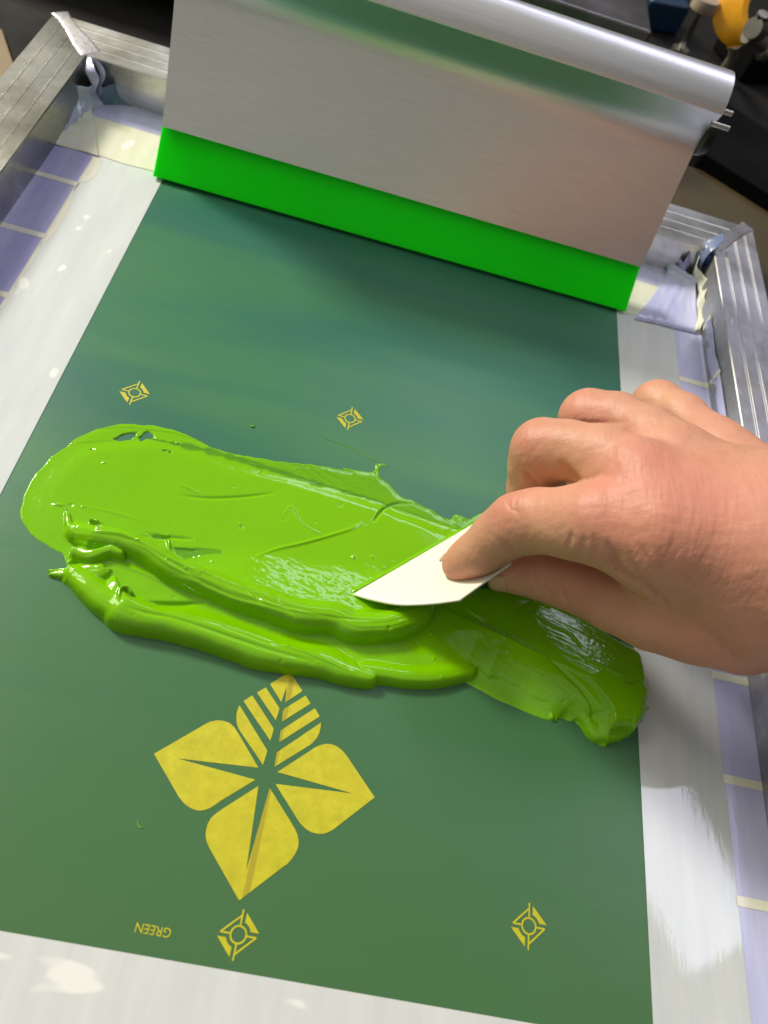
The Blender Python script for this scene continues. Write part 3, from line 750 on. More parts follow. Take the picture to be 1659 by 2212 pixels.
# heavy mass
def puff(poly, h, wedge, x=XW, y=YW):
    i_ = inside(poly, x, y); d_, _, _ = dpoly(poly[::2], x, y)
    return np.where(i_, h * dome(d_, wedge), -1), i_
mH, im = puff(mass_s, 4.0, 6.5)
mH = np.where(im, mH + .5 * fbm(X, Y, .05, 3, N3), mH)
Hh = smax(Hh, mH, .6)
XR = X + 1.6 * fbm(X, Y, .05, 2, N3) + .12 * fbm(X, Y, .25, 2, N1); YR = Y + 1.6 * fbm(X, Y, .045, 2, N2) + .12 * fbm(X, Y, .22, 2, N3)
def ridge(pts, wa, wb, h, k_=1.0, streak=.25, power=.5, base=0.0, near=3.0):
    """pts [(x,y)], per-point widths: wa on the near (right-hand) side, wb on the far side; heights h"""
    global Hh
    n = len(pts); T = np.linspace(0, 1, n)
    sp = smooth_poly(pts, n * 6, False)
    d_, t_, s_ = dpoly(sp, XR, YR, False)
    A_ = np.interp(t_, T, wa); B_ = np.interp(t_, T, wb); h_ = np.interp(t_, T, h) * (1 + .06 * N1(t_ * n * .45 + 3, t_ * 0 + .5))
    u = np.where(s_ < 0, d_ / np.maximum(A_, .1), d_ / np.maximum(B_, .1))
    r = h_ * np.where(s_ < 0, np.sqrt(np.clip(1 - np.abs(u) ** near, 0, 1)) if near else np.cos(np.clip(u, 0, 1) * math.pi / 2) ** 1.2, np.cos(np.clip(u, 0, 1) * math.pi / 2) ** (1.3))
    stt = N1(s_ * 1.4 + 30, t_ * 5) * .6 + N2(s_ * 3.2 + 9, t_ * 9) * .4
    r = np.where(u < 1, r + base + streak * stt * np.clip((1 - u) * 3, 0, 1), -1)
    Hh = smax(Hh, r, k_)
# lower lip
lip = z3([(520, 900), (545, 955), (640, 990), (800, 1030), (950, 1075), (1100, 1130), (1250, 1165), (1400, 1195), (1500, 1235), (1600, 1262)], 6) + z4([(120, 1185), (300, 1200), (480, 1190), (620, 1165)], 5)
ridge(lip, [9, 9, 8, 7.5, 7.5, 7.5, 7, 6, 5, 4.5, 5, 5, 5, 5], [5, 8, 10, 11, 12, 13, 14, 14, 12, 10, 9, 9, 9, 7], [7.5, 9.5, 9.3, 9, 8.6, 8.2, 7.6, 7.0, 6.2, 5.8, 5.6, 5.4, 5.0, 4.2], 1.2, .08)
# pushed-up roll below the card
roll = z3([(330, 600), (420, 625), (520, 650), (620, 695), (720, 755), (850, 825), (980, 880), (1130, 925), (1280, 975), (1450, 1000)], 9) + z4([(60, 947), (150, 946), (260, 930), (380, 880), (440, 820)], 10)
ridge(roll, [6, 7, 7.5, 7.5, 7.5, 8, 8, 8.5, 8.5, 8.5, 8.5, 8.5, 8.5, 8, 5], [6, 7, 7, 7, 8, 9, 10, 11, 11, 11, 11, 11, 11, 10, 7], [6, 10, 11.5, 12, 12, 12.2, 12.5, 12.8, 12.8, 12.5, 12.2, 12, 12, 11, 9], .8, .20)
for q_ in (([(400, 640), (520, 658), (620, 702), (720, 762), (860, 832)], 1.0, .8), ([(420, 615), (520, 638), (640, 690), (740, 750), (880, 822)], 1.0, 1.0), ([(470, 612), (600, 655), (720, 722), (800, 772), (900, 830)], .8, .8),
           ([(560, 690), (640, 730), (740, 800), (860, 858)], .6, .6), ([(1000, 900), (1150, 960), (1300, 1000), (1500, 1030)], .5, .6), ([(1100, 930), (1250, 985), (1450, 1025), (1600, 1035)], -.5, .5)):
    sp = smooth_poly(z3(q_[0], 9), 24, False); d_, t_, _ = dpoly(sp, X, Y, False)
    Hh = np.where(Hh > .1, Hh + q_[1] * np.exp(-(d_ / q_[2]) ** 2) * np.sin(np.pi * np.clip(t_, .03, .97)) ** .5, Hh)
spr = smooth_poly(roll, 90, False); d_, t_, s_ = dpoly(spr, X, Y, False)
wrk_ = fbm(X, Y, .7, 3, N2)
rampz = np.where((s_ > -4) & (t_ > .25) & (t_ < .985), (6.4 * sm(t_, .25, .5)) * (1 - np.clip(s_, 0, 40) / 36.) + .10 * fbm(X * .55 + Y * .3, Y * 1.1, .55, 3, N3) + .03 * wrk_, -1)
Hh = smax(Hh, np.where(Hh > .3, rampz, -1), .7)
# second strand under the roll's right end
st2 = z4([(50, 1010), (120, 1020), (230, 1000), (330, 950), (400, 900)], 6)
ridge(st2, [3, 4, 4, 4, 3], [4, 6, 6, 6, 4], [5, 7.5, 8, 8, 7], .4, .5)
# left head
for pts, wa, wb, h in ((z3([(210, 808), (300, 800), (360, 790), (430, 800)], 4), [1.5, 4, 6, 7], [1, 2.5, 4, 6], [1.6, 3.5, 5, 6]),
                       (z3([(330, 800), (390, 850), (450, 905), (520, 950)], 6), [6, 7, 7, 7], [7, 8, 8, 8], [5.5, 7, 8, 8.5]),
                       (z3([(330, 700), (400, 720), (480, 705), (530, 730)], 8), [4, 5, 5, 3], [4, 5, 4, 3], [6.5, 8.2, 9, 8.5]),
                       (z3([(290, 560), (300, 610), (330, 660), (380, 690)], 3), [2, 2.5, 3, 3], [2, 3, 3, 3], [2.2, 3, 4.2, 6]),
                       (z3([(395, 580), (430, 590), (470, 612)], 9), [1.5, 2, 1.5], [1.5, 2, 1.5], [9, 9.6, 9]),
                       (z3([(560, 900), (545, 880), (520, 885), (510, 920), (520, 970)], 9), [1.6] * 5, [1.6] * 5, [8, 9, 9.6, 9.5, 8]),
                       (z3([(600, 640), (700, 700), (760, 745), (840, 790)], 9), [2, 2.4, 2.4, 2], [2, 2.4, 2.4, 2], [7, 10.2, 10.6, 10.4])):
    ridge(pts, wa, wb, h, .5, .15)
# right lobe
iL = inside(lobe_s, XW, YW); dL, tL, _ = dpoly(lobe_s[::2], XW, YW)
spine = z7([(-50, 300), (150, 420), (330, 500), (520, 600), (700, 700), (860, 800), (1000, 900), (1100, 1010), (1180, 1120), (1200, 1230)], 9)
dS, tS, sS = dpoly(smooth_poly(spine, 50, False), X, Y, False)
uu_ = (X - 120) - (Y - 170)
lb = .5 + (np.where(sS > 0, np.clip(4.4 + .10 * uu_ + .0014 * uu_ * np.abs(uu_), 2.2, 12), 0) + .05 * fbm(X, Y, .75, 3, N2) + .05 * N1(sS * 1.1, tS * 5)) * np.where(sS > 0, dome(dL, 5), 0) + np.where(sS > 0, 0, 2.8 * dome(dL, 4) + 5.2 * np.clip(dL / 24, 0, 1))
Hh = smax(Hh, np.where(iL, (lb - 1.6 * (1 - sm(dL, 0, 1.5))) , -1), .8)
spine = z7([(-50, 300), (150, 420), (330, 500), (520, 600), (700, 700), (860, 800), (1000, 900), (1100, 1010), (1180, 1120), (1200, 1230)], 9)
ridge(spine, [24, 26, 27, 27, 26, 24, 20, 16, 12, 8], [5, 6, 6, 6, 6, 6, 6, 6, 5, 4], [4.5, 5.2, 6.0, 6.9, 7.8, 8.7, 9.4, 9.4, 8.4, 6.4], .8, .10, near=0)
ridge(z7([(655, 1080), (668, 1130), (688, 1190)], 1), [1.6, 1.2, 1.5], [1.6, 1.2, 1.5], [1.6, 1.5, 2.0], .3, .0)
ridge(z7([(930, 380), (1030, 480), (1120, 570), (1230, 650), (1330, 690), (1380, 760)], 7), [2.5, 3, 3, 3, 3, 2], [2, 3, 3, 3, 3, 2], [6, 8.2, 8.6, 8.4, 7.6, 6], .3, .2)
ridge(z7([(1000, 1180), (1060, 1265), (1100, 1300), (1200, 1310), (1300, 1300)], 5), [3, 4, 4, 3, 2], [4, 5, 5, 4, 3], [3.5, 4.2, 4.2, 3.6, 3], 2.5, .1)
# combed streaks on the lobe
dS, tS, sS = dpoly(smooth_poly(spine, 50, False), X, Y, False)
comb = N1(sS * 1.1, tS * 3.0) * .5 + N2(sS * 2.6, tS * 6) * .35
Hh = np.where(iL, Hh + .10 * comb * sm(sS, -1, 4) * sm(dL, 0, 4), Hh)
# creases, nicks
for pts, amp, wd in ((z3([(640, 1010), (800, 1052), (1000, 1118), (1180, 1172), (1350, 1215)], 3), -.7, .8), (z3([(700, 965), (860, 1005), (1050, 1060), (1200, 1110)], 8), .45, .6), (z3([(560, 975), (640, 1000), (720, 1015)], 7), -.6, .7),
                     (z3([(1180, 1120), (1300, 1150), (1410, 1195), (1520, 1240)], 7), .6, .6), (z3([(1050, 860), (1100, 905), (1130, 950)], 12), -.9, 1.0), (z3([(1180, 900), (1230, 960), (1270, 1000)], 12), -.6, 1.2),
                     (z3([(760, 790), (860, 850), (1000, 915), (1100, 950)], 11), -.6, .7), (z3([(850, 870), (1000, 935), (1120, 975), (1250, 1015)], 8), .6, .8), (z3([(480, 760), (600, 800), (720, 850), (860, 880)], 6), .5, .9),
                     (z3([(615, 930), (680, 940), (790, 942), (880, 938)], 6), -1.6, .9), (z3([(780, 480), (900, 492), (1060, 485), (1180, 470)], 1.5), -.7, .7), (z3([(770, 430), (860, 470)], 1.5), .45, .6),
                     (z3([(230, 520), (270, 525), (290, 560)], 1.5), .7, .5), (z3([(1230, 560), (1260, 530), (1300, 600), (1390, 650)], 1.5), .4, .5),
                     (z3([(1110, 745), (1200, 710), (1330, 680), (1500, 630), (1560, 600)], 2), .7, .7), (z3([(1620, 590), (1660, 530)], 2), -.8, .5), (z4([(160, 450), (200, 400), (260, 368), (340, 366)], 2), -.8, .6),
                     (z3([(340, 520), (520, 560), (640, 600)], 2), .3, .5), (z3([(620, 655), (740, 660), (830, 668)], 2), -.8, .8), (z3([(722, 650), (735, 715)], 2), 1.6, .6),
                     (z7([(680, 720), (820, 850), (940, 970), (1040, 1110), (1070, 1220)], 7), -1.2, .8), (z7([(560, 280), (680, 380), (850, 480), (930, 590)], 8), .5, .5), (z7([(900, 660), (1100, 800), (1330, 890)], 8), .5, .5),
                     (z7([(1270, 940), (1330, 935), (1390, 900)], 6), -1.2, .7), (z7([(0, 230), (180, 350), (380, 460), (600, 570)], 9), .7, .6)):
    sp = smooth_poly(pts, 24, False); d_, t_, _ = dpoly(sp, X, Y, False)
    Hh = np.where(Hh > .1, Hh + amp * np.exp(-(d_ / wd) ** 2) * np.sin(np.pi * np.clip(t_, .03, .97)) ** .5, Hh)
# ridge of ink pressed up by the card's edge
cA = P(762, 1285, 3)[:2]; cB = P(1060, 1112, 3)[:2]
d_, t_, s_ = dpoly([tuple(cA), tuple(cB)], X, Y, False)
Hh = np.where(Hh > .1, Hh + .9 * np.exp(-((s_ - 1.0) / .8) ** 2) * (t_ > .01) * (t_ < .99), Hh)
# flattened sweep behind the card with its tilted shiny patch
sweep = z3([(985, 815), (1110, 745), (1330, 680), (1540, 630), (1659, 640), (1659, 800), (1500, 890), (1200, 850)], 3)
iS = inside(sweep, X, Y); dSw, _, _ = dpoly(sweep, X, Y)
# bubbles and specks
for i in range(230):
    bx, by = rng.uniform(-105, 170), rng.uniform(90, 265); r_ = rng.choice([.35, .45, .6, .9], p=[.35, .35, .22, .08]); am = r_ * rng.choice([.8, -.5])
    ix0, ix1 = np.searchsorted(gx, [bx - 3, bx + 3]); iy0, iy1 = np.searchsorted(gy, [by - 3, by + 3])
    sub = Hh[ix0:ix1, iy0:iy1]
    if sub.size == 0: continue
    q_ = am * np.exp(-(((X[ix0:ix1, iy0:iy1] - bx) ** 2 + (Y[ix0:ix1, iy0:iy1] - by) ** 2) / (r_ * r_)))
    Hh[ix0:ix1, iy0:iy1] = np.where(sub > .3, sub + q_, sub)
# holes where the stencil shows
holes = [z3(p_) for p_ in ([(482, 243), (520, 222), (560, 212), (600, 208), (585, 228), (560, 245), (510, 250)], [(590, 235), (625, 212), (650, 207), (668, 235), (635, 240), (605, 252)], [(694, 292), (742, 294), (740, 301), (700, 298)], [(388, 286), (402, 284), (400, 294)])]
for h_ in holes:
    ih = inside(h_, X + .5 * N1(X, Y), Y + .5 * N2(X, Y)); Hh = np.where(ih, -1, Hh)
Hh = np.where(Hh > .02, np.maximum(Hh, .05), -1)
# keep the ink below the card
cp = [P(762, 1285, 3), P(1125, 1073, 3), P(1215, 1150, 38), P(990, 1297, 34)]
valid = Hh > 0
vid = -np.ones(X.shape, int)
Z = np.where(valid, Hh + .12, 0)
# rim: cells with any valid corner are kept; invalid corners drop to the stencil
cell = valid[:-1, :-1] & valid[1:, :-1] & valid[1:, 1:] & valid[:-1, 1:]
anyc = valid[:-1, :-1] | valid[1:, :-1] | valid[1:, 1:] | valid[:-1, 1:]
use = anyc
un = np.zeros(X.shape, bool); un[:-1, :-1] |= use; un[1:, :-1] |= use; un[1:, 1:] |= use; un[:-1, 1:] |= use
vid[un] = np.arange(un.sum())
VV = np.stack([X[un], Y[un], np.where(valid, Z, .02)[un]], 1)
ii, jj = np.nonzero(use)
FF = np.stack([vid[ii, jj], vid[ii + 1, jj], vid[ii + 1, jj + 1], vid[ii, jj + 1]], 1)
e_ = np.concatenate([FF[:, [0, 1]], FF[:, [1, 2]], FF[:, [2, 3]], FF[:, [3, 0]]]); e_.sort(axis=1)
ue, uc = np.unique(e_, axis=0, return_counts=True); be = ue[uc == 1]
for it in range(10):
    acc_ = np.zeros((len(VV), 2)); cnt_ = np.zeros(len(VV))
    for a_, b__ in ((0, 1), (1, 0)):
        np.add.at(acc_, be[:, a_], VV[be[:, b__], :2]); np.add.at(cnt_, be[:, a_], 1)
    k_ = cnt_ > 0; VV[k_, :2] = VV[k_, :2] * .4 + acc_[k_] / cnt_[k_, None] * .6
def fast_mesh(name, VV, FF, mat, parent=None):
    me = bpy.data.meshes.new(name); me.vertices.add(len(VV)); me.vertices.foreach_set('co', (VV * S).astype(np.float32).ravel())
    k_ = FF.shape[1]; me.loops.add(len(FF) * k_); me.loops.foreach_set('vertex_index', FF.astype(np.int32).ravel())
    me.polygons.add(len(FF)); me.polygons.foreach_set('loop_start', np.arange(0, len(FF) * k_, k_, dtype=np.int32))
    me.update(calc_edges=True); me.validate()
    me.polygons.foreach_set('use_smooth', [True] * len(me.polygons))
    me.materials.append(mat); o_ = bpy.data.objects.new(name, me); col.objects.link(o_)
    if parent: o_.parent = parent
    return o_
ink = fast_mesh('ink_puddle', VV, FF, M_ink)
at_ = ink.data.attributes.new('thin', 'FLOAT', 'POINT'); at_.data.foreach_set('value', np.clip(thin[un], 0, 1).astype(np.float32))
ink['label'] = 'thick smeared lime green ink spread across the middle of the stencil'; ink['category'] = 'ink'

def fleck(pts, r, label):
    P3 = [P(*q_) for q_ in pts]; n_ = len(P3)
    o_ = tube('ink_fleck', crom(P3, max(8, n_ * 4)), [r * (.35 + .65 * math.sin(math.pi * i / (max(8, n_ * 4) - 1))) for i in range(max(8, n_ * 4))], M_ink, n=8)
    o_['label'] = label; o_['category'] = 'ink fleck'; o_['group'] = 'small flecks of ink on the stencil'
fleck([(699, 946, .2), (760, 968, .2), (800, 990, .2), (832, 1004, .25)], .16, 'thin straight thread of ink above the smear, near the upper right registration mark')
fleck([(540, 919, .3), (546, 921, .5), (551, 919, .3)], .45, 'tiny green ink drop between the two upper registration marks')
fleck([(299, 1772, .3), (298, 1780, .3), (302, 1787, .3), (310, 1787, .3)], .22, 'tiny curled thread of ink left of the yellow leaf emblem')
# ------------------------------------------------------------------ scraper card
rowsC = [[(762, 1285, 4), (905, 1202, 4), (1045, 1120, 4), (1125, 1073, 4)],
         [(800, 1296, 8.5), (925, 1218, 8.5), (1060, 1133, 8.5), (1140, 1087, 8.5)],
         [(860, 1307, 15), (972, 1232, 15.5), (1088, 1158, 16), (1168, 1107, 16)],
         [(930, 1305, 24), (1018, 1242, 24), (1112, 1178, 25), (1195, 1128, 25)],
         [(993, 1297, 34), (1060, 1249, 34.5), (1131, 1200, 36), (1218, 1146, 37)]]
nu, nv = 40, 24
R_ = [crom([P(*q_) for q_ in row], nu) for row in rowsC]
G = np.array([crom([r_[i] for r_ in R_], nv) for i in range(nu)])
card = make('scraper_card', G.reshape(-1, 3), grid_faces(nu, nv), M_card, smooth=True)
s_ = card.modifiers.new('sol', 'SOLIDIFY'); s_.thickness = .9 * S; s_.offset = 0
card['label'] = 'cream coloured flexible plastic card pinched between finger and thumb, dragging ink'; card['category'] = 'scraper card'

# ------------------------------------------------------------------ hand
def C(px, py, z, rpx):
    p = P(px, py, z); return (p, rpx * depth(p) / FPX)
def cone_sdf(G_, a_, b__):
    (pa_, ra), (pb_, rb) = a_, b__
    ba = pb_ - pa_; l2 = ba @ ba
    q0 = G_[0] - pa_[0]; q1 = G_[1] - pa_[1]; q2 = G_[2] - pa_[2]
    t = np.clip((q0 * ba[0] + q1 * ba[1] + q2 * ba[2]) / l2, 0, 1)
    return np.sqrt((q0 - t * ba[0]) ** 2 + (q1 - t * ba[1]) ** 2 + (q2 - t * ba[2]) ** 2) - (ra + (rb - ra) * t)
def smin(a_, b__, k_):
    h = np.maximum(k_ - np.abs(a_ - b__), 0) / k_; return np.minimum(a_, b__) - h * h * k_ * .25
HX = np.concatenate([np.arange(55, 235, 1.0), 235 + np.cumsum(np.linspace(1.3, 7, 50))]).astype(np.float32)
HY = np.arange(110, 330, 1.0).astype(np.float32)
HZ = np.arange(4, 160, 1.0).astype(np.float32)
Gd = (HX[:, None, None], HY[None, :, None], HZ[None, None, :])
def chain(js, k_):
    d_ = None
    for a_, b__ in zip(js, js[1:]):
        e = cone_sdf(Gd, a_, b__); d_ = e if d_ is None else smin(d_, e, k_)
    return d_
index = [C(990, 1220, 23, 36), C(1011, 1207, 29, 40), C(1039, 1190, 37, 45.5), C(1077, 1158, 48, 54), C(1119, 1132, 59, 64), C(1165, 1124, 67, 66), C(1225, 1129, 76, 71), C(1285, 1130, 85, 78)]
middle = [C(1205, 1130, 30, 46), C(1175, 1100, 40, 54), C(1158, 1055, 50, 60), C(1163, 1005, 63, 62), C(1172, 972, 72, 66), C(1225, 972, 80, 62), C(1300, 990, 88, 70), C(1370, 1020, 95, 76)]
ring = [C(1270, 1060, 34, 46), C(1255, 990, 46, 50), C(1255, 940, 60, 52), C(1272, 905, 70, 62), C(1330, 910, 78, 60), C(1400, 945, 86, 66), C(1450, 985, 90, 74)]
pinky = [C(1400, 1000, 36, 40), C(1395, 930, 50, 46), C(1420, 878, 62, 54), C(1470, 905, 70, 54), C(1530, 960, 78, 62), C(1560, 990, 80, 68)]
thumb = [C(1092, 1240, 25, 36), C(1130, 1238, 29, 42), C(1190, 1244, 36, 54), C(1250, 1262, 42, 58), C(1330, 1296, 50, 66), C(1410, 1322, 58, 78), C(1500, 1335, 66, 92), C(1600, 1350, 72, 108)]
dI, dM, dR, dP, dT = chain(index, 5), chain(middle, 4), chain(ring, 4), chain(pinky, 4), chain(thumb, 6)
palm = None
for a_, b__ in (((1300, 1128, 84, 84), (1420, 1150, 92, 112)), ((1420, 1150, 92, 112), (1640, 1200, 98, 160)), ((1390, 1060, 94, 86), (1640, 1130, 98, 140)), ((1450, 1005, 90, 80), (1660, 1110, 94, 130)),
                ((1555, 1000, 80, 76), (1700, 1120, 86, 130)), ((1450, 1220, 76, 84), (1640, 1300, 84, 130)), ((1380, 1170, 82, 78), (1500, 1260, 74, 90))):
    e = cone_sdf(Gd, C(*a_), C(*b__)); palm = e if palm is None else smin(palm, e, 10)
wr = C(1690, 1212, 92, 215); pw = wr[0]
fa = [(pw, wr[1] * .98), (pw + np.array([60, 12, 24]), wr[1] * .84), (pw + np.array([240, 60, 120]), wr[1] * .92)]
for a_, b__ in zip(fa, fa[1:]): palm = smin(palm, cone_sdf(Gd, a_, b__), 14)
fing = smin(dM, dI, 1.6); fing = smin(fing, dR, 1.6); fing = smin(fing, dP, 1.6)
f = smin(fing, palm, 9)
f = smin(f, dT, 1.8)
# carve wrinkles and folds as shallow grooves: (start, end, depth, width)
def groove(pts, dep, wd, up=None):
    global f
    Q = [P(*q_) for q_ in pts]; dmin = None
    for a_, b__ in zip(Q, Q[1:]):
        e = cone_sdf(Gd, (a_, 0.), (b__, 0.)); dmin = e if dmin is None else np.minimum(dmin, e)
    f = f + dep * np.exp(-(dmin / wd) ** 2)
# tendons and knuckle bumps on the back of the hand
for q_, rr, am in (((1330, 1085, 118), 9, 1.2), ((1395, 1000, 120), 10, 1.2), ((1105, 1085, 72), 6, .6), ((1130, 945, 84), 6, .7)):
    c_ = P(*q_); f = f - am * np.exp(-((Gd[0] - c_[0]) ** 2 + (Gd[1] - c_[1]) ** 2 + (Gd[2] - c_[2]) ** 2) / (rr * rr))

def surface_nets(f, xs, ys, zs):
    f = f.astype(np.float32); s_ = f < 0
    A = [slice(None, -1), slice(1, None)]
    shp = tuple(n - 1 for n in f.shape)
    cnt = np.zeros(shp, np.int8)
    for i in (0, 1):
        for j in (0, 1):
            for k_ in (0, 1): cnt += s_[A[i], A[j], A[k_]]
    act = (cnt > 0) & (cnt < 8)
    I, J, K = np.nonzero(act); n = len(I)
    acc = np.zeros((n, 3)); num = np.zeros(n)
    cs = [(0, 0, 0), (1, 0, 0), (0, 1, 0), (1, 1, 0), (0, 0, 1), (1, 0, 1), (0, 1, 1), (1, 1, 1)]
    for a_ in range(8):
        for b__ in range(a_ + 1, 8):
            ca, cb = cs[a_], cs[b__]
            if sum(abs(ca[q] - cb[q]) for q in range(3)) != 1: continue
            va = f[I + ca[0], J + ca[1], K + ca[2]]; vb = f[I + cb[0], J + cb[1], K + cb[2]]
            c1 = (va < 0) != (vb < 0); t = np.where(c1, va / np.where(va == vb, 1, va - vb), 0)
            for q, idx in enumerate((I, J, K)):
                acc[:, q] += np.where(c1, idx + ca[q] + t * (cb[q] - ca[q]), 0)
            num += c1
    acc /= num[:, None]
    co = np.stack([np.interp(acc[:, 0], np.arange(len(xs)), xs), np.interp(acc[:, 1], np.arange(len(ys)), ys), np.interp(acc[:, 2], np.arange(len(zs)), zs)], 1)
    vid = -np.ones(shp, int); vid[I, J, K] = np.arange(n)
    F = []
    # x edges
    for ax in range(3):
        sl0 = [slice(None)] * 3; sl1 = [slice(None)] * 3
        sl0[ax] = slice(None, -1); sl1[ax] = slice(1, None)
        e = s_[tuple(sl0)] != s_[tuple(sl1)]
        i_, j_, k_ = np.nonzero(e); st = s_[tuple(sl0)][i_, j_, k_]
        idx = [i_, j_, k_]; b1, b2 = [(1, 2), (2, 0), (0, 1)][ax]
        ok = (idx[b1] > 0) & (idx[b2] > 0) & (idx[b1] < f.shape[b1] - 1) & (idx[b2] < f.shape[b2] - 1)
        idx = [q[ok] for q in idx]; st = st[ok]
        def at3(o1, o2):
            q = [idx[0].copy(), idx[1].copy(), idx[2].copy()]; q[b1] -= o1; q[b2] -= o2; return vid[q[0], q[1], q[2]]
        qd = np.stack([at3(1, 1), at3(0, 1), at3(0, 0), at3(1, 0)], 1)
        qd[~st] = qd[~st][:, ::-1]
        F.append(qd)
    return co, np.concatenate(F)
co, fc = surface_nets(f, HX, HY, HZ)
def normals(co, fc):
    a_, b__, c_, d_ = (co[fc[:, i]] for i in range(4))
    n_ = np.cross(c_ - a_, d_ - b__); out = np.zeros_like(co)
    for i in range(4): np.add.at(out, fc[:, i], n_)
    return out / (np.linalg.norm(out, axis=1, keepdims=True) + 1e-9)
for it in range(2):     # light relaxation before the folds are pressed in
    acc_ = np.zeros_like(co); cnt_ = np.zeros(len(co))
    for i in range(4):
        np.add.at(acc_, fc[:, i], co[fc[:, (i + 1) % 4]] + co[fc[:, (i + 3) % 4]]); np.add.at(cnt_, fc[:, i], 2)
    co = co * .5 + .5 * acc_ / cnt_[:, None]
nrm_ = normals(co, fc)
cc_ = (co - np.array([0, 0, H])) @ RW            # lens coordinates, only used to find where a fold was measured
px_ = CX + FPX * cc_[:, 0] / cc_[:, 2]; py_ = CY + FPX * cc_[:, 1] / cc_[:, 2]
vd_ = co - np.array([0, 0, H]); vd_ /= np.linalg.norm(vd_, axis=1, keepdims=True)
face_ = np.clip(-(nrm_ * vd_).sum(1) * 3, 0, 1)
def z5(pts): return [(921.7 + x * .4444, 783.4 + y * .4444) for x, y in pts]
disp = np.zeros(len(co))
for pts, dep, wd in ((z5([(905, 960), (930, 1010), (1000, 1060), (1090, 1110), (1160, 1180)]), 3.4, 6.5), (z5([(880, 880), (905, 930), (915, 965)]), 1.0, 5), (z5([(925, 930), (945, 1000), (990, 1045)]), .7, 5),
                     (z5([(985, 930), (1010, 1010), (1070, 1075)]), .9, 6), (z5([(1040, 900), (1080, 970), (1130, 1050)]), .6, 6), (z5([(1110, 900), (1150, 990), (1200, 1060)]), .5, 7),
                     (z5([(570, 1030), (575, 1090), (620, 1175)]), .8, 4), (z5([(650, 1040), (660, 1110), (692, 1190)]), 1.2, 4), (z5([(600, 1040), (605, 1100), (640, 1170)]), .5, 3.5), (z5([(520, 1010), (530, 1080), (560, 1130)]), .4, 4),
                     (z5([(395, 655), (400, 700), (435, 725)]), .6, 3), (z5([(445, 640), (425, 690), (450, 745)]), .5, 3), (z5([(340, 720), (335, 770)]), .4, 3), (z5([(300, 800), (320, 850)]), .3, 3),
                     (z5([(475, 525), (500, 560), (545, 600)]), 1.6, 5), (z5([(660, 500), (690, 540), (730, 578)]), 2.0, 9), (z5([(720, 575), (790, 562), (850, 535)]), 1.2, 5),
                     (z5([(385, 880), (420, 910), (450, 925)]), 1.2, 5), (z5([(690, 905), (700, 860), (705, 820)]), .7, 6), (z5([(760, 930), (765, 880), (755, 840)]), .6, 6), (z5([(820, 945), (830, 900), (815, 850)]), .5, 6),
                     (z5([(640, 290), (800, 292), (960, 290)]), .8, 5), (z5([(1060, 285), (1180, 300), (1300, 350)]), .35, 9), (z5([(870, 480), (960, 400), (1060, 350)]), -.5, 14), (z5([(860, 620), (1000, 600), (1150, 560)]), -.4, 20)):
    d_, t_, _ = dpoly(smooth_poly(pts, 14, False) if len(pts) > 2 else pts, px_, py_, False)
    disp -= dep * np.exp(-(d_ / wd) ** 2) * np.sin(np.pi * np.clip(t_, .05, .95)) ** .5
disp += .24 * fbm(px_, py_, 1 / 45., 3) + .10 * fbm(px_, py_, 1 / 12., 2, N2)
co = co + nrm_ * (disp * face_)[:, None]
hand_loc = np.array([200., 200., 0.])
hand = fast_mesh('hand', co - hand_loc, fc, M_skin); hand.location = Vector(hand_loc) * S
smd = hand.modifiers.new('smooth', 'SMOOTH'); smd.factor = .4; smd.iterations = 1
sbd = hand.modifiers.new('sub', 'SUBSURF'); sbd.levels = 1; sbd.render_levels = 1
hand['label'] = 'bare right hand reaching in from the right, index finger pressing the cream card'; hand['category'] = 'hand'
red = np.zeros(len(co)); pale = np.zeros(len(co))
for (q_, rr, am) in (((1105, 1090, 66), 14, .7), ((1130, 945, 80), 14, .55), ((1250, 880, 76), 12, .4), ((1330, 1080, 105), 20, .5), ((1500, 1100, 125), 40, .5), ((990, 1230, 24), 12, .5), ((1420, 1020, 118), 22, .5), ((1240, 1270, 50), 18, .35), ((1420, 850, 70), 12, .35), ((1500, 1400, 70), 30, .4)):
    c_ = P(*q_); red += am * np.exp(-((co - c_) ** 2).sum(1) / rr ** 2)
for (q_, rr, am) in (((1250, 1020, 80), 16, .6), ((1160, 1010, 66), 12, .6), ((1200, 1180, 72), 16, .4), ((1400, 1260, 80), 26, .5), ((1050, 1200, 36), 10, .3), ((1430, 870, 72), 12, .5)):
    c_ = P(*q_); pale += am * np.exp(-((co - c_) ** 2).sum(1) / rr ** 2)
wrk = np.full(len(co), .12)
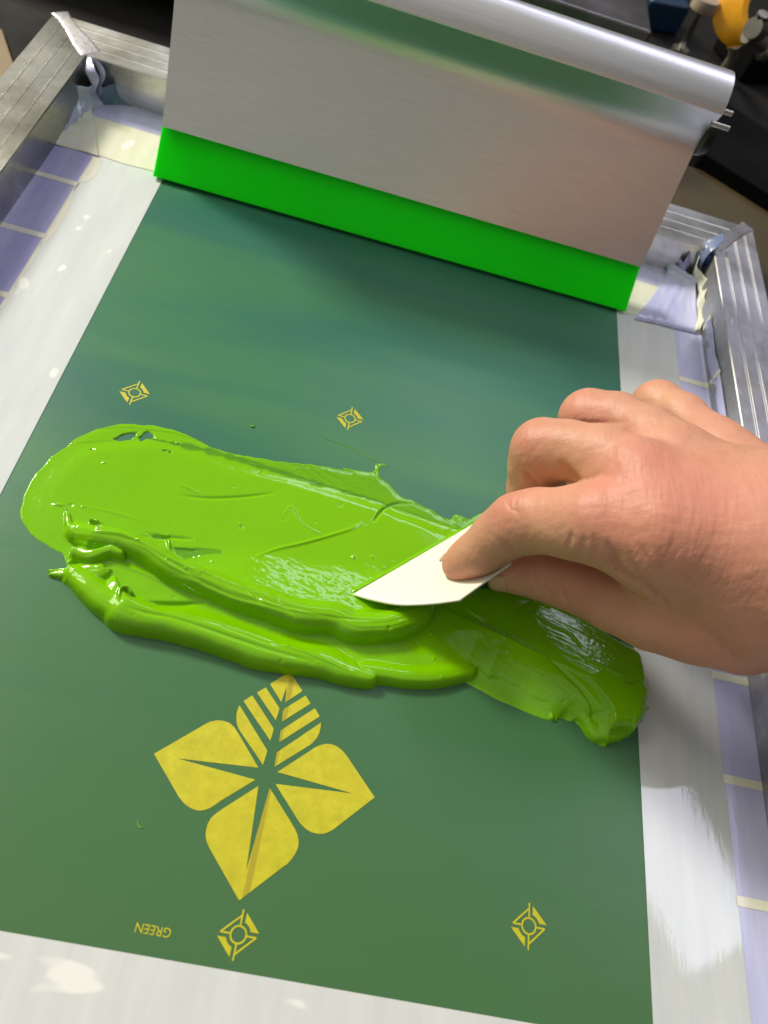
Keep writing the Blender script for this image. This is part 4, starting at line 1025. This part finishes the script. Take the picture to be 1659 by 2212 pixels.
for (q_, rr, am) in (((1105, 1090, 66), 10, .8), ((1135, 945, 84), 11, .6), ((1400, 1085, 118), 26, .55), ((1250, 875, 78), 10, .5), ((1430, 855, 70), 9, .7), ((1225, 1265, 55), 14, .8), ((1400, 1240, 90), 18, .7), ((1020, 1190, 42), 7, .4), ((1560, 1390, 90), 30, .3)):
    c_ = P(*q_); wrk += am * np.exp(-((co - c_) ** 2).sum(1) / rr ** 2)
for nm_, ar in (('red', red), ('pale', pale), ('wrinkle', wrk)):
    at_ = hand.data.attributes.new(nm_, 'FLOAT', 'POINT'); at_.data.foreach_set('value', np.clip(ar, 0, .6).astype(np.float32))
def nail(c_, fwd, up, L_, W_, rad, name='fingernail'):
    fwd = Vector(fwd).normalized(); up = Vector(up); up = (up - fwd * up.dot(fwd)).normalized(); sd_ = fwd.cross(up)
    V = []; n1, n2 = 13, 13
    for i in range(n1):
        for j in range(n2):
            u = i / (n1 - 1) * 2 - 1; v_ = j / (n2 - 1) * 2 - 1
            # squircle outline
            uu = u * math.sqrt(1 - v_ * v_ * .35); vv = v_ * math.sqrt(1 - u * u * .28)
            ang = vv * W_ / rad
            V.append(Vector(c_) + fwd * (uu * L_) + sd_ * (math.sin(ang) * rad) + up * ((math.cos(ang) - 1) * rad - .05 * (uu * L_) ** 2 * .4) - Vector(hand_loc))
    o_ = make(name, V, grid_faces(n1, n2), M_nail, hand, smooth=True)
    s1 = o_.modifiers.new('sol', 'SOLIDIFY'); s1.thickness = .5 * S
    return o_
ti, tr = index[0]; di, _ = index[2]; fw = ti - di
upd = Vector((-.75, .62, .45)); fwn = Vector(fw).normalized(); un_ = (upd - fwn * upd.dot(fwn)).normalized()
nail(Vector(ti) + fwn * -0.5 + un_ * (tr - .2), fw, upd, 6.0, 4.6, 7.2)
ti, tr = thumb[0]; di, _ = thumb[2]; fw = ti - di
upd = Vector((-.1, -1, .15)); fwn = Vector(fw).normalized(); un_ = (upd - fwn * upd.dot(fwn)).normalized()
nail(Vector(ti) + fwn * -1.0 + un_ * (tr + .1), fw, upd, 7.5, 6.0, 8.2)
print('hand verts', len(co), 'ink verts', len(VV))
